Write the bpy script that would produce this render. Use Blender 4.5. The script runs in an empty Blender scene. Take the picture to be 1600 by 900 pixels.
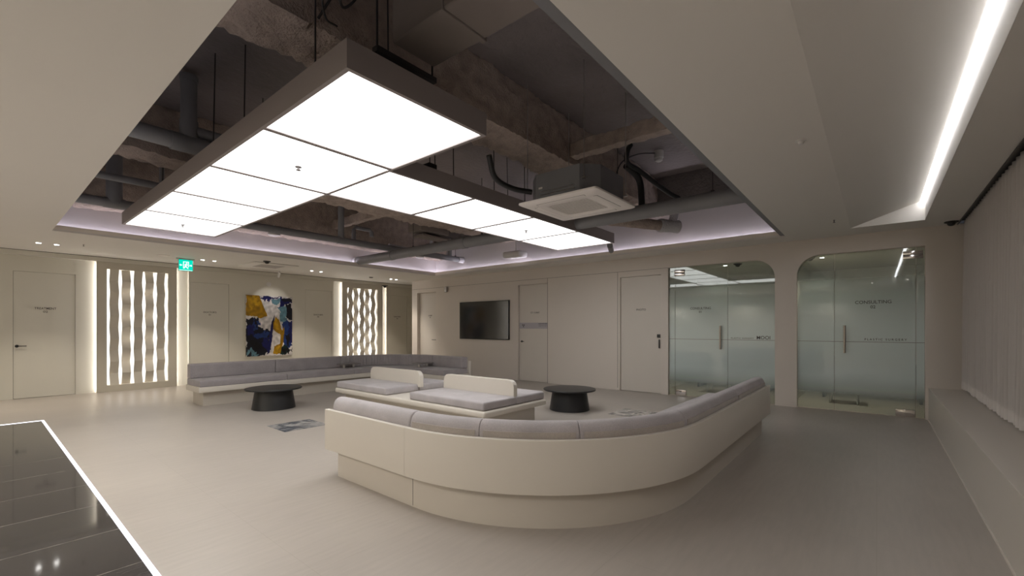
import bpy, bmesh, math, random
from mathutils import Vector, Matrix, noise
random.seed(7)
PI = math.pi
scene = bpy.context.scene
C = scene.collection

# ------------------------------------------------------------------ camera, world, exposure
cam_data = bpy.data.cameras.new('camera')
cam = bpy.data.objects.new('camera', cam_data); C.objects.link(cam)
cam.location = (0, 0, 1.35)
cam.rotation_euler = (PI/2, 0, math.radians(39.47 - 90))
cam_data.sensor_width = 36
cam_data.lens = 692/1600*36
cam_data.shift_y = 62/1600
cam_data.clip_start = 0.05
scene.camera = cam
world = bpy.data.worlds.new('world'); scene.world = world; world.use_nodes = True
world.node_tree.nodes['Background'].inputs[0].default_value = (0.02, 0.02, 0.022, 1)
world.node_tree.nodes['Background'].inputs[1].default_value = 0.3
scene.view_settings.view_transform = 'Standard'
scene.view_settings.look = 'None'
scene.view_settings.gamma = 1
scene.view_settings.use_curve_mapping = False
scene.view_settings.exposure = 2.03
PANEL_E = 1.04        # luminous ceiling panels
COVE_E = 3.6         # LED strips around the ceiling opening
TRAY_E = 2.6         # LED strip in the sloping tray
WALLSTRIP_E = 4.6    # LED strips behind the wall panels
DL_W = 19            # one recessed downlight

# ------------------------------------------------------------------ materials
def nt_new(name):
    m = bpy.data.materials.new(name); m.use_nodes = True
    return m, m.node_tree, m.node_tree.nodes['Principled BSDF']
def mat(name, col, rough=0.6, metal=0.0, spec=0.5, var=0.0, vscale=4.0, bump=0.0, bscale=40.0, coat=0.0, stretch=(1,1,1)):
    m, nt, b = nt_new(name)
    b.inputs['Base Color'].default_value = (*col, 1)
    b.inputs['Roughness'].default_value = rough
    b.inputs['Metallic'].default_value = metal
    b.inputs['Specular IOR Level'].default_value = spec
    b.inputs['Coat Weight'].default_value = coat
    tc = nt.nodes.new('ShaderNodeTexCoord')
    mp = nt.nodes.new('ShaderNodeMapping'); mp.inputs['Scale'].default_value = stretch
    nt.links.new(tc.outputs['Object'], mp.inputs['Vector'])
    if var > 0:
        n = nt.nodes.new('ShaderNodeTexNoise'); n.inputs['Scale'].default_value = vscale; n.inputs['Detail'].default_value = 5
        nt.links.new(mp.outputs[0], n.inputs['Vector'])
        r = nt.nodes.new('ShaderNodeMapRange'); r.inputs['To Min'].default_value = 1-var; r.inputs['To Max'].default_value = 1+var
        nt.links.new(n.outputs['Fac'], r.inputs['Value'])
        mx = nt.nodes.new('ShaderNodeVectorMath'); mx.operation = 'SCALE'
        mx.inputs[0].default_value = col
        nt.links.new(r.outputs[0], mx.inputs['Scale'])
        nt.links.new(mx.outputs[0], b.inputs['Base Color'])
    if bump > 0:
        n2 = nt.nodes.new('ShaderNodeTexNoise'); n2.inputs['Scale'].default_value = bscale; n2.inputs['Detail'].default_value = 6
        nt.links.new(mp.outputs[0], n2.inputs['Vector'])
        bp = nt.nodes.new('ShaderNodeBump'); bp.inputs['Strength'].default_value = bump; bp.inputs['Distance'].default_value = 0.02
        nt.links.new(n2.outputs['Fac'], bp.inputs['Height']); nt.links.new(bp.outputs[0], b.inputs['Normal'])
    return m
def emit(name, col, s):
    m = bpy.data.materials.new(name); m.use_nodes = True; nt = m.node_tree
    nt.nodes.remove(nt.nodes['Principled BSDF'])
    e = nt.nodes.new('ShaderNodeEmission'); e.inputs[0].default_value = (*col, 1); e.inputs[1].default_value = s
    nt.links.new(e.outputs[0], nt.nodes['Material Output'].inputs[0])
    return m
WALLC = (0.635, 0.61, 0.53)
M = {}
M['wall'] = mat('wall_paint', WALLC, 0.45, var=0.02, vscale=2)
M['wall_far'] = mat('wall_paint_far', (0.66, 0.60, 0.54), 0.5, var=0.02, vscale=2)
M['ceil'] = mat('ceiling_paint', (0.735, 0.705, 0.66), 0.7, var=0.015, vscale=1.5)
M['door'] = mat('door_film', (0.635, 0.61, 0.535), 0.4, var=0.015)
M['door_far'] = mat('door_film_far', (0.64, 0.59, 0.53), 0.4, var=0.015)
M['fascia'] = mat('fascia_paint', (0.84, 0.78, 0.70), 0.6)
M['gap'] = mat('shadow_gap', (0.10, 0.09, 0.08), 0.8)
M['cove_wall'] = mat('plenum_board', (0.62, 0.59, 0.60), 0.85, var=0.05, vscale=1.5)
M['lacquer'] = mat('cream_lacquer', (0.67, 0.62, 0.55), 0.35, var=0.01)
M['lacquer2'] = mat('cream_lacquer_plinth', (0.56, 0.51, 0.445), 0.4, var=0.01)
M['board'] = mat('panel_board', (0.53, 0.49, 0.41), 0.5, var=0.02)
M['strip'] = mat('folded_strip_board', (0.53, 0.49, 0.42), 0.5, var=0.02)
M['frame'] = mat('light_box_frame', (0.30, 0.262, 0.255), 0.5)
M['black'] = mat('black_metal', (0.012, 0.012, 0.012), 0.4)
M['ink'] = mat('dark_lettering', (0.05, 0.042, 0.035), 0.6)
M['table'] = mat('black_table_lacquer', (0.016, 0.016, 0.017), 0.38)
M['steel'] = mat('brushed_steel', (0.55, 0.53, 0.51), 0.28, metal=1.0)
M['chrome'] = mat('polished_steel', (0.72, 0.68, 0.66), 0.12, metal=1.0, bump=0.15, bscale=9)
M['handle'] = mat('handle_steel', (0.50, 0.44, 0.38), 0.35, metal=1.0)
M['galv'] = mat('galvanised_casing', (0.22, 0.22, 0.235), 0.5, metal=0.3, var=0.12, vscale=3)
M['acface'] = mat('ac_plastic', (0.88, 0.83, 0.79), 0.5)
M['acdark'] = mat('ac_grille', (0.05, 0.045, 0.042), 0.6)
M['pvc'] = mat('grey_pipe', (0.24, 0.24, 0.25), 0.5, var=0.18, vscale=3, bump=0.2, bscale=14)
M['duct'] = mat('duct_board', (0.22, 0.185, 0.165), 0.8, var=0.18, vscale=2.5)
M['lagging'] = mat('foil_lagging', (0.55, 0.54, 0.56), 0.6, bump=1.0, bscale=30)
M['rod'] = mat('threaded_rod', (0.06, 0.055, 0.055), 0.5, metal=0.4)
M['white_plastic'] = mat('white_plastic', (0.70, 0.68, 0.66), 0.4)
M['tablet'] = mat('tablet_laminate', (0.20, 0.18, 0.175), 0.45)
M['soil'] = mat('soil', (0.03, 0.02, 0.014), 0.9)
M['leaf'] = mat('palm_leaf', (0.10, 0.20, 0.06), 0.4, var=0.2)
M['pot'] = mat('pot', (0.5, 0.48, 0.45), 0.5)
M['screen'] = mat('tv_screen', (0.008, 0.008, 0.009), 0.13, spec=0.9)
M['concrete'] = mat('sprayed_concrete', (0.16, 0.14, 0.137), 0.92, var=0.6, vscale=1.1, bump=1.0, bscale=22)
M['slab'] = mat('sprayed_slab', (0.24, 0.208, 0.205), 0.6, var=0.7, vscale=0.7, bump=0.9, bscale=14)
M['beam'] = mat('hairy_beam', (0.44, 0.36, 0.31), 0.95, var=0.4, vscale=9, bump=1.0, bscale=45)
M['panel'] = emit('luminous_diffuser', (1.0, 0.99, 0.975), PANEL_E)
M['cove'] = emit('cove_led', (0.90, 0.86, 1.0), COVE_E)
M['tray'] = emit('tray_led', (0.97, 0.97, 1.0), TRAY_E)
M['wallled'] = emit('wall_led', (1.0, 0.95, 0.92), WALLSTRIP_E)
M['stripled'] = emit('strip_led', (1.0, 0.96, 0.93), 4.0)
M['cove2'] = emit('cove_led_dim', (0.95, 0.92, 1.0), COVE_E*.3)
M['slotled'] = emit('slot_glow', (1.0, 0.96, 0.90), 0.42)
M['floorled'] = emit('floor_led', (0.88, 0.88, 1.0), 0.9)
M['dl'] = emit('downlight_lens', (1.0, 0.97, 0.92), 6)
M['exit'] = emit('exit_green', (0.0, 0.80, 0.55), 0.25)
M['exitw'] = emit('exit_white', (0.75, 1.0, 0.97), 0.32)
# fabrics: woven look
def fabric(name, col):
    m, nt, b = nt_new(name)
    b.inputs['Roughness'].default_value = 0.9
    b.inputs['Sheen Weight'].default_value = 0.25
    tc = nt.nodes.new('ShaderNodeTexCoord')
    n = nt.nodes.new('ShaderNodeTexNoise'); n.inputs['Scale'].default_value = 140; n.inputs['Detail'].default_value = 3
    n2 = nt.nodes.new('ShaderNodeTexNoise'); n2.inputs['Scale'].default_value = 5; n2.inputs['Detail'].default_value = 3
    nt.links.new(tc.outputs['Object'], n.inputs['Vector']); nt.links.new(tc.outputs['Object'], n2.inputs['Vector'])
    ad = nt.nodes.new('ShaderNodeMath'); ad.operation = 'MULTIPLY'
    nt.links.new(n.outputs['Fac'], ad.inputs[0]); nt.links.new(n2.outputs['Fac'], ad.inputs[1])
    r = nt.nodes.new('ShaderNodeMapRange'); r.inputs['From Min'].default_value = 0.1; r.inputs['From Max'].default_value = 0.42
    r.inputs['To Min'].default_value = 0.86; r.inputs['To Max'].default_value = 1.14
    nt.links.new(ad.outputs[0], r.inputs['Value'])
    mx = nt.nodes.new('ShaderNodeVectorMath'); mx.operation = 'SCALE'; mx.inputs[0].default_value = col
    nt.links.new(r.outputs[0], mx.inputs['Scale']); nt.links.new(mx.outputs[0], b.inputs['Base Color'])
    bp = nt.nodes.new('ShaderNodeBump'); bp.inputs['Strength'].default_value = 0.25; bp.inputs['Distance'].default_value = 0.004
    nt.links.new(n.outputs['Fac'], bp.inputs['Height']); nt.links.new(bp.outputs[0], b.inputs['Normal'])
    return m
M['fab'] = fabric('grey_woven_fabric', (0.43, 0.395, 0.40))
M['fab_dark'] = fabric('charcoal_woven_fabric', (0.335, 0.305, 0.31))
M['fab_beige'] = fabric('beige_woven_fabric', (0.42, 0.375, 0.34))
# large porcelain floor tiles with fine horizontal grain
def floor_mat():
    m, nt, b = nt_new('porcelain_floor')
    N = nt.nodes; L = nt.links
    tc = N.new('ShaderNodeTexCoord')
    br = N.new('ShaderNodeTexBrick'); br.offset = 0.0
    br.inputs['Scale'].default_value = 1.0; br.inputs['Mortar Size'].default_value = 0.0016
    br.inputs['Brick Width'].default_value = 1.2; br.inputs['Row Height'].default_value = 1.2
    br.inputs['Color1'].default_value = (0.385, 0.345, 0.307, 1); br.inputs['Color2'].default_value = (0.395, 0.354, 0.314, 1)
    br.inputs['Mortar'].default_value = (0.35, 0.31, 0.27, 1)
    L.new(tc.outputs['Object'], br.inputs['Vector'])
    mp = N.new('ShaderNodeMapping'); mp.inputs['Scale'].default_value = (3, 24, 1); mp.inputs['Rotation'].default_value = (0, 0, 0)
    L.new(tc.outputs['Object'], mp.inputs['Vector'])
    n = N.new('ShaderNodeTexNoise'); n.inputs['Scale'].default_value = 1.2; n.inputs['Detail'].default_value = 7
    L.new(mp.outputs[0], n.inputs['Vector'])
    n3 = N.new('ShaderNodeTexNoise'); n3.inputs['Scale'].default_value = 1.1; n3.inputs['Detail'].default_value = 4
    L.new(tc.outputs['Object'], n3.inputs['Vector'])
    add = N.new('ShaderNodeMath'); L.new(n.outputs['Fac'], add.inputs[0]); L.new(n3.outputs['Fac'], add.inputs[1])
    r = N.new('ShaderNodeMapRange'); r.inputs['From Min'].default_value = 0.6; r.inputs['From Max'].default_value = 1.4
    r.inputs['To Min'].default_value = 0.92; r.inputs['To Max'].default_value = 1.08
    L.new(add.outputs[0], r.inputs['Value'])
    mx = N.new('ShaderNodeVectorMath'); mx.operation = 'SCALE'
    L.new(br.outputs['Color'], mx.inputs[0]); L.new(r.outputs[0], mx.inputs['Scale'])
    L.new(mx.outputs[0], b.inputs['Base Color'])
    b.inputs['Roughness'].default_value = 0.36
    b.inputs['Specular IOR Level'].default_value = 0.5
    return m
M['floor'] = floor_mat()
def stone_mat():
    m, nt, b = nt_new('polished_dark_stone')
    N = nt.nodes; L = nt.links
    tc = N.new('ShaderNodeTexCoord')
    br = N.new('ShaderNodeTexBrick'); br.offset = 0.5
    br.inputs['Scale'].default_value = 1.0; br.inputs['Mortar Size'].default_value = 0.0035
    br.inputs['Brick Width'].default_value = 3.1; br.inputs['Row Height'].default_value = 0.655
    br.inputs['Color1'].default_value = (0.034, 0.031, 0.031, 1); br.inputs['Color2'].default_value = (0.040, 0.037, 0.037, 1)
    br.inputs['Mortar'].default_value = (0.15, 0.135, 0.125, 1)
    mp0 = N.new('ShaderNodeMapping'); mp0.inputs['Location'].default_value = (0.3, 0.0, 0)
    L.new(tc.outputs['Object'], mp0.inputs['Vector']); L.new(mp0.outputs[0], br.inputs['Vector'])
    mp = N.new('ShaderNodeMapping'); mp.inputs['Scale'].default_value = (6, 26, 1); mp.inputs['Rotation'].default_value = (0, 0, 0.25)
    L.new(tc.outputs['Object'], mp.inputs['Vector'])
    n = N.new('ShaderNodeTexNoise'); n.inputs['Scale'].default_value = 2.2; n.inputs['Detail'].default_value = 8; n.inputs['Roughness'].default_value = 0.7
    L.new(mp.outputs[0], n.inputs['Vector'])
    r = N.new('ShaderNodeMapRange'); r.inputs['From Min'].default_value = 0.3; r.inputs['From Max'].default_value = 0.72
    r.inputs['To Min'].default_value = 0.5; r.inputs['To Max'].default_value = 1.9
    L.new(n.outputs['Fac'], r.inputs['Value'])
    mx = N.new('ShaderNodeVectorMath'); mx.operation = 'SCALE'
    L.new(br.outputs['Color'], mx.inputs[0]); L.new(r.outputs[0], mx.inputs['Scale'])
    L.new(mx.outputs[0], b.inputs['Base Color'])
    b.inputs['Roughness'].default_value = 0.06
    return m
M['stone'] = stone_mat()
def marble_mat(name, c1, c2, seed):
    m, nt, b = nt_new(name)
    N = nt.nodes; L = nt.links
    tc = N.new('ShaderNodeTexCoord')
    mp = N.new('ShaderNodeMapping'); mp.inputs['Location'].default_value = (seed, seed*2.1, 0)
    L.new(tc.outputs['Object'], mp.inputs['Vector'])
    n = N.new('ShaderNodeTexNoise'); n.inputs['Scale'].default_value = 4.2; n.inputs['Detail'].default_value = 8
    n.inputs['Distortion'].default_value = 1.6
    L.new(mp.outputs[0], n.inputs['Vector'])
    cr = N.new('ShaderNodeValToRGB')
    e = cr.color_ramp.elements
    e[0].position = 0.38; e[0].color = (*c1, 1); e[1].position = 0.62; e[1].color = (*c2, 1)
    k = e.new(0.5); k.color = tuple((a*0.5+bb*0.5) for a, bb in zip(c1, c2)) + (1,)
    L.new(n.outputs['Fac'], cr.inputs[0]); L.new(cr.outputs[0], b.inputs['Base Color'])
    b.inputs['Roughness'].default_value = 0.15
    return m
M['marble'] = marble_mat('blue_grey_marble', (0.09, 0.10, 0.12), (0.42, 0.40, 0.38), 3.1)
M['marble2'] = marble_mat('pale_marble', (0.16, 0.155, 0.16), (0.55, 0.51, 0.46), 5.7)
# glass: clear on top, gradient frosted film, clear again near the floor
def glass_mat(name, zlo0, zlo1, zhi0, zhi1):
    m = bpy.data.materials.new(name); m.use_nodes = True; nt = m.node_tree; N = nt.nodes; L = nt.links
    N.remove(N['Principled BSDF'])
    tr = N.new('ShaderNodeBsdfTransparent'); tr.inputs[0].default_value = (0.80, 0.86, 0.83, 1)
    gl = N.new('ShaderNodeBsdfGlossy'); gl.inputs['Roughness'].default_value = 0.0
    df = N.new('ShaderNodeBsdfDiffuse'); df.inputs[0].default_value = (0.72, 0.82, 0.80, 1)
    tl = N.new('ShaderNodeBsdfTranslucent'); tl.inputs[0].default_value = (0.55, 0.65, 0.63, 1)
    fr = N.new('ShaderNodeMixShader'); fr.inputs[0].default_value = 0.22
    L.new(df.outputs[0], fr.inputs[1]); L.new(tl.outputs[0], fr.inputs[2])
    geo = N.new('ShaderNodeNewGeometry'); sp = N.new('ShaderNodeSeparateXYZ'); L.new(geo.outputs['Position'], sp.inputs[0])
    a = N.new('ShaderNodeMapRange'); a.interpolation_type = 'SMOOTHSTEP'
    a.inputs['From Min'].default_value = zlo0; a.inputs['From Max'].default_value = zlo1
    bq = N.new('ShaderNodeMapRange'); bq.interpolation_type = 'SMOOTHSTEP'
    bq.inputs['From Min'].default_value = zhi1; bq.inputs['From Max'].default_value = zhi0
    L.new(sp.outputs['Z'], a.inputs['Value']); L.new(sp.outputs['Z'], bq.inputs['Value'])
    mu = N.new('ShaderNodeMath'); mu.operation = 'MULTIPLY'; L.new(a.outputs[0], mu.inputs[0]); L.new(bq.outputs[0], mu.inputs[1])
    m2 = N.new('ShaderNodeMath'); m2.operation = 'MULTIPLY'; m2.inputs[1].default_value = 0.95; L.new(mu.outputs[0], m2.inputs[0])
    body = N.new('ShaderNodeMixShader'); L.new(m2.outputs[0], body.inputs[0]); L.new(tr.outputs[0], body.inputs[1]); L.new(fr.outputs[0], body.inputs[2])
    fz = N.new('ShaderNodeFresnel'); fz.inputs[0].default_value = 1.52
    f2 = N.new('ShaderNodeMath'); f2.operation = 'MULTIPLY'; f2.inputs[1].default_value = 1.9; L.new(fz.outputs[0], f2.inputs[0])
    f2.use_clamp = True
    out = N.new('ShaderNodeMixShader'); L.new(f2.outputs[0], out.inputs[0]); L.new(body.outputs[0], out.inputs[1]); L.new(gl.outputs[0], out.inputs[2])
    L.new(out.outputs[0], N['Material Output'].inputs[0])
    return m
M['glass'] = glass_mat('frosted_gradient_glass', 0.10, 0.60, 1.10, 2.75)
def curtain_mat():
    m = bpy.data.materials.new('sheer_curtain'); m.use_nodes = True; nt = m.node_tree; N = nt.nodes; L = nt.links
    N.remove(N['Principled BSDF'])
    df = N.new('ShaderNodeBsdfDiffuse'); df.inputs[0].default_value = (0.76, 0.71, 0.68, 1)
    tl = N.new('ShaderNodeBsdfTranslucent'); tl.inputs[0].default_value = (0.5, 0.45, 0.42, 1)
    mx = N.new('ShaderNodeMixShader'); mx.inputs[0].default_value = 0.3
    L.new(df.outputs[0], mx.inputs[1]); L.new(tl.outputs[0], mx.inputs[2]); L.new(mx.outputs[0], N['Material Output'].inputs[0])
    return m
M['curtain'] = curtain_mat()
M['hem'] = mat('curtain_hem', (0.72, 0.67, 0.64), 0.9)

# ------------------------------------------------------------------ mesh helpers
OFF = {}
class MB:
    def __init__(s): s.bm = bmesh.new()
    def box(s, x0, x1, y0, y1, z0, z1, bev=0.0, seg=2):
        b = bmesh.new(); bmesh.ops.create_cube(b, size=1)
        for v in b.verts:
            v.co = Vector((x0+(v.co.x+.5)*(x1-x0), y0+(v.co.y+.5)*(y1-y0), z0+(v.co.z+.5)*(z1-z0)))
        if bev > 0: bmesh.ops.bevel(b, geom=b.edges[:], offset=bev, segments=seg, affect='EDGES', profile=0.5)
        s.add(b); return s
    def add(s, b, mtx=None):
        if mtx: b.transform(mtx)
        me = bpy.data.meshes.new('t'); b.to_mesh(me); b.free(); s.bm.from_mesh(me); bpy.data.meshes.remove(me); return s
    def tube(s, a, c, r, r2=None, n=16):
        a = Vector(a); c = Vector(c); d = c-a; L = d.length
        b = bmesh.new(); bmesh.ops.create_cone(b, cap_ends=True, segments=n, radius1=r, radius2=r if r2 is None else r2, depth=L)
        q = Vector((0, 0, 1)).rotation_difference(d.normalized())
        b.transform(Matrix.Translation((a+c)/2) @ q.to_matrix().to_4x4()); s.add(b); return s
    def path(s, pts, r, n=10, closed_ends=True):
        pts = [Vector(p) for p in pts]; rings = []
        up = Vector((0, 0, 1)); prev = None
        for i, p in enumerate(pts):
            t = (pts[min(i+1, len(pts)-1)] - pts[max(i-1, 0)]).normalized()
            if prev is None:
                u = t.orthogonal().normalized()
            else:
                u = (prev - t*prev.dot(t)); u = u.normalized() if u.length > 1e-5 else t.orthogonal().normalized()
            prev = u; w = t.cross(u)
            rr = r[i] if isinstance(r, (list, tuple)) else r
            rings.append([s.bm.verts.new(p + (u*math.cos(2*PI*k/n)+w*math.sin(2*PI*k/n))*rr) for k in range(n)])
        for A, B in zip(rings, rings[1:]):
            for k in range(n): s.bm.faces.new((A[k], A[(k+1) % n], B[(k+1) % n], B[k]))
        if closed_ends:
            s.bm.faces.new(rings[0][::-1]); s.bm.faces.new(rings[-1])
        return s
    def spline(s, pts, r, n=10, k=6):
        P = [Vector(p) for p in pts]; P = [P[0]*2-P[1]] + P + [P[-1]*2-P[-2]]; out = []
        for i in range(1, len(P)-2):
            for j in range(k):
                t = j/k; a, b, c_, d = P[i-1], P[i], P[i+1], P[i+2]
                out.append(.5*((2*b)+(c_-a)*t+(2*a-5*b+4*c_-d)*t*t+(3*b-a-3*c_+d)*t**3))
        out.append(P[-2]); return s.path(out, r, n)
    def lathe(s, prof, cx, cy, sx=1, sy=1, n=48):
        rings = []
        for r, z in prof:
            rings.append([s.bm.verts.new((cx+r*sx*math.cos(2*PI*k/n), cy+r*sy*math.sin(2*PI*k/n), z)) for k in range(n)])
        for A, B in zip(rings, rings[1:]):
            for k in range(n): s.bm.faces.new((A[k], A[(k+1) % n], B[(k+1) % n], B[k]))
        s.bm.faces.new(rings[0][::-1]); s.bm.faces.new(rings[-1]); return s
    def quad(s, *p):
        s.bm.faces.new([s.bm.verts.new(q) for q in p]); return s
    def prism(s, pts, d):      # closed polygon of 3-D points extruded by vector d
        d = Vector(d); A = [s.bm.verts.new(p) for p in pts]; B = [s.bm.verts.new(Vector(p)+d) for p in pts]; n = len(A)
        s.bm.faces.new(A); s.bm.faces.new(B[::-1])
        for k in range(n): s.bm.faces.new((A[k], B[k], B[(k+1) % n], A[(k+1) % n]))
        return s
    def build(s, name, m, parent=None, world=True, label=None, smooth=True):
        bm = s.bm
        bmesh.ops.recalc_face_normals(bm, faces=bm.faces[:])
        off = Vector((0, 0, 0))
        if parent is not None and world:
            off = OFF.get(parent.name, Vector((0, 0, 0)))
            for v in bm.verts: v.co -= off
        if smooth:
            for f in bm.faces: f.smooth = True
            for e in bm.edges:
                e.smooth = e.is_manifold and len(e.link_faces) == 2 and e.calc_face_angle(0) < math.radians(38)
        me = bpy.data.meshes.new(name); bm.to_mesh(me); bm.free()
        me.materials.append(m)
        o = bpy.data.objects.new(name, me); C.objects.link(o)
        if parent is not None: o.parent = parent; OFF[o.name] = off
        if label: o['label'] = label
        return o
def thing(name, label, cat, loc=(0, 0, 0), rz=0, group=None):
    o = bpy.data.objects.new(name, None); C.objects.link(o)
    o.location = loc; o.rotation_euler = (0, 0, rz); o.empty_display_size = 0.1
    o['label'] = label; o['category'] = cat
    if group: o['group'] = group
    OFF[o.name] = Vector(loc)
    return o
def tag(o, label, cat, group=None):
    o['label'] = label; o['category'] = cat
    if group: o['group'] = group
    return o
def struct(o, label=None):
    o['kind'] = 'structure'
    if label: o['label'] = label
    return o
def text_mesh(body, size, loc, rot, m, name='lettering', parent=None, align='CENTER', depth=0.001, sx=1.0, spacing=1.0, label=None):
    cu = bpy.data.curves.new('txt', 'FONT'); cu.body = body; cu.size = size; cu.align_x = align; cu.align_y = 'CENTER'
    cu.extrude = depth; cu.offset = size*.010; cu.space_character = spacing; cu.resolution_u = 3
    t = bpy.data.objects.new('txt', cu); C.objects.link(t)
    bpy.context.view_layer.update()
    me = bpy.data.meshes.new_from_object(t.evaluated_get(bpy.context.evaluated_depsgraph_get()))
    bpy.data.objects.remove(t)
    mt = Matrix.LocRotScale(Vector(loc), __import__('mathutils').Euler(rot), Vector((sx, 1, 1)))
    off = OFF.get(parent.name, Vector((0, 0, 0))) if parent else Vector((0, 0, 0))
    me.transform(Matrix.Translation(-off) @ mt)
    me.materials.clear(); me.materials.append(m); me.name = name
    o = bpy.data.objects.new(name, me); C.objects.link(o)
    if parent: o.parent = parent; OFF[o.name] = off
    if label: o['label'] = label
    return o
ROT_Y = (PI/2, 0, 0)          # on a wall that faces -Y
ROT_X = (PI/2, 0, -PI/2)      # on a wall that faces -X

def holed(mb, axis, p0, p1, u0, u1, z0, z1, holes):
    """wall slab between planes p0..p1 with rectangular holes (ua, ub, za, zb)"""
    us = sorted({u0, u1} | {h[0] for h in holes} | {h[1] for h in holes})
    for a, b in zip(us, us[1:]):
        if b-a < 1e-6: continue
        mid = (a+b)/2
        cuts = sorted((h[2], h[3]) for h in holes if h[0] < mid < h[1])
        z = z0; spans = []
        for c0, c1 in cuts:
            if c0 > z: spans.append((z, c0))
            z = max(z, c1)
        if z < z1: spans.append((z, z1))
        for c0, c1 in spans:
            if axis == 'y': mb.box(a, b, p0, p1, c0, c1)
            else: mb.box(p0, p1, a, b, c0, c1)
    return mb

# ------------------------------------------------------------------ room shell
ZC = 2.822; WX = 8.87; WY = 12.55; PT = .10
OX0, OX1, OY0, OY1 = 0.75, 8.30, 1.135, 9.65      # ceiling opening
TX0, TX1, TY0, TY1 = -2.0, 8.25, -0.51, 0.30      # sloping light tray
SX, SY, SYT = 0.62, 9.36, 9.37
f = MB()
f.box(SX+.026, 12.4, -1.3, 12.7, -0.1, 0.0); f.box(-4.2, SX+.026, 9.372, 12.7, -0.1, 0.0); f.box(-4.2, SX+.026, -1.3, -1.2, -0.1, 0); f.box(-4.2, -1.0, -1.2, 9.372, -.1, 0)
struct(f.build('floor', M['floor'], smooth=False), 'beige grey porcelain floor')
st = MB(); st.box(-1.0, SX, -1.2, SY-.012, -0.1, 0.0)
tag(st.build('stone_floor_inlay', M['stone'], smooth=False), 'polished dark grey stone floor area edged with a white light line', 'floor inlay')
ld = MB(); ld.box(SX, SX+.026, -1.2, 9.372, -.02, 0.003); ld.box(-1.0, SX, SY-.012, 9.372, -.02, 0.003)
tag(ld.build('floor_light_strip', M['floorled'], smooth=False), 'white light line set in the floor around the dark stone', 'light strip')

c = MB()
xs = [-4.2, OX0, OX1, 12.4]
c.box(-4.2, OX0, TY1, 12.7, ZC, ZC+.03); c.box(OX1, 10.6, TY1, 12.7, ZC, ZC+.03)
c.box(OX0, OX1, TY1, OY0, ZC, ZC+.03); c.box(OX0, OX1, OY1, 12.7, ZC, ZC+.03)
c.box(-4.2, TX0, TY0, TY1, ZC, ZC+.03); c.box(TX1, 8.87, TY0, TY1, ZC, ZC+.03)
c.box(-4.2, 8.87, -0.88, TY0, ZC, ZC+.03)
struct(c.build('ceiling', M['ceil'], smooth=False), 'beige plaster ceiling around the open service void')
# sloping tray with led
t = MB()
TZ = 3.10; e_ = .001
t.quad((TX0, TY1, ZC+.0005), (TX1-e_, TY1, ZC+.0005), (TX1-e_, TY0+e_, TZ), (TX0, TY0+e_, TZ))
t.quad((TX0, TY0+e_, ZC+.0005), (TX1-e_, TY0+e_, ZC+.0005), (TX1-e_, TY0+e_, TZ+.02), (TX0, TY0+e_, TZ+.02))
t.quad((TX1-e_, TY0+e_, ZC+.0005), (TX1-e_, TY1, ZC+.0005), (TX1-e_, TY0+e_, TZ))
t.quad((TX0+e_, TY0+e_, ZC+.0005), (TX0+e_, TY1, ZC+.0005), (TX0+e_, TY0+e_, TZ))
struct(t.build('ceiling', M['ceil'], smooth=False), 'sloping recess in the ceiling along the curtain side')
l = MB(); l.prism([(TX0, TY0+.003, TZ-.022), (TX0, TY0+.052, TZ-.022), (TX0, TY0+.052, TZ-.002), (TX0, TY0+.003, TZ-.002)], (TX1-TX0-.003, 0, 0))
tag(l.build('linear_ceiling_light', M['tray'], smooth=False), 'long white linear light at the top of the sloping ceiling recess', 'ceiling light')

# fascia lip, cove strips and plenum side walls of the opening
fa = MB(); LIP = 2.916
fa.box(OX1, OX1+.02, OY0, OY1+.02, ZC+.0305, LIP); fa.box(OX0, OX1, OY1, OY1+.02, ZC+.0305, LIP)
fa.box(OX0-.02, OX0, OY0, OY1+.02, ZC+.0305, LIP); fa.box(OX0, OX1, OY0-.02, OY0, ZC+.0305, LIP)
struct(fa.build('trim_1', M['fascia'], smooth=False), 'beige fascia lip round the ceiling opening')
fl = MB(); fl.box(OX0, OX1, OY0, OY0+.07, ZC+.012, ZC+.018)
struct(fl.build('trim_2', M['galv'], smooth=False), 'grey metal edge strip of the ceiling opening')
PX0, PX1, PY0, PY1, PZ = .55, 8.48, .95, 9.83, 4.1
pw = MB()
pw.box(PX1, PX1+.05, PY0, PY1+.05, ZC+.03, PZ); pw.box(PX0, PX1, PY1, PY1+.05, ZC+.03, PZ)
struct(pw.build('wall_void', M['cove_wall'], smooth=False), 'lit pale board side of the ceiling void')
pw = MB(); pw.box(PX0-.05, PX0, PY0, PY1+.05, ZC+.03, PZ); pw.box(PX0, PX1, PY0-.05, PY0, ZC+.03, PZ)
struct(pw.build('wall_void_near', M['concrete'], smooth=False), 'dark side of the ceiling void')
sl = MB(); sl.box(PX0-.05, PX1+.05, PY0-.05, PY1+.05, PZ, PZ+.1)
struct(sl.build('ceiling_slab', M['slab'], smooth=False), 'dark sprayed concrete slab above the ceiling opening')
for nm, a, lb in (('far', (PX1-.045, PX1-.015, OY0, PY1-.05), 'hidden cove light along the television wall side'),
                  ('left', (OX0, PX1-.05, PY1-.045, PY1-.015), 'hidden cove light along the painting wall side'),
                  ('near', (OX0, PX1-.05, PY0+.02, PY0+.05), 'hidden cove light along the near side of the void'),
                  ('west', (PX0+.02, PX0+.05, OY0, PY1-.05), 'hidden cove light along the stone floor side of the void')):
    q = MB(); q.box(*a, ZC+.034, ZC+.044)
    tag(q.build('cove_light_strip', M['cove2'] if nm in ('near', 'west') else M['cove'], smooth=False), lb, 'light strip')

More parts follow.
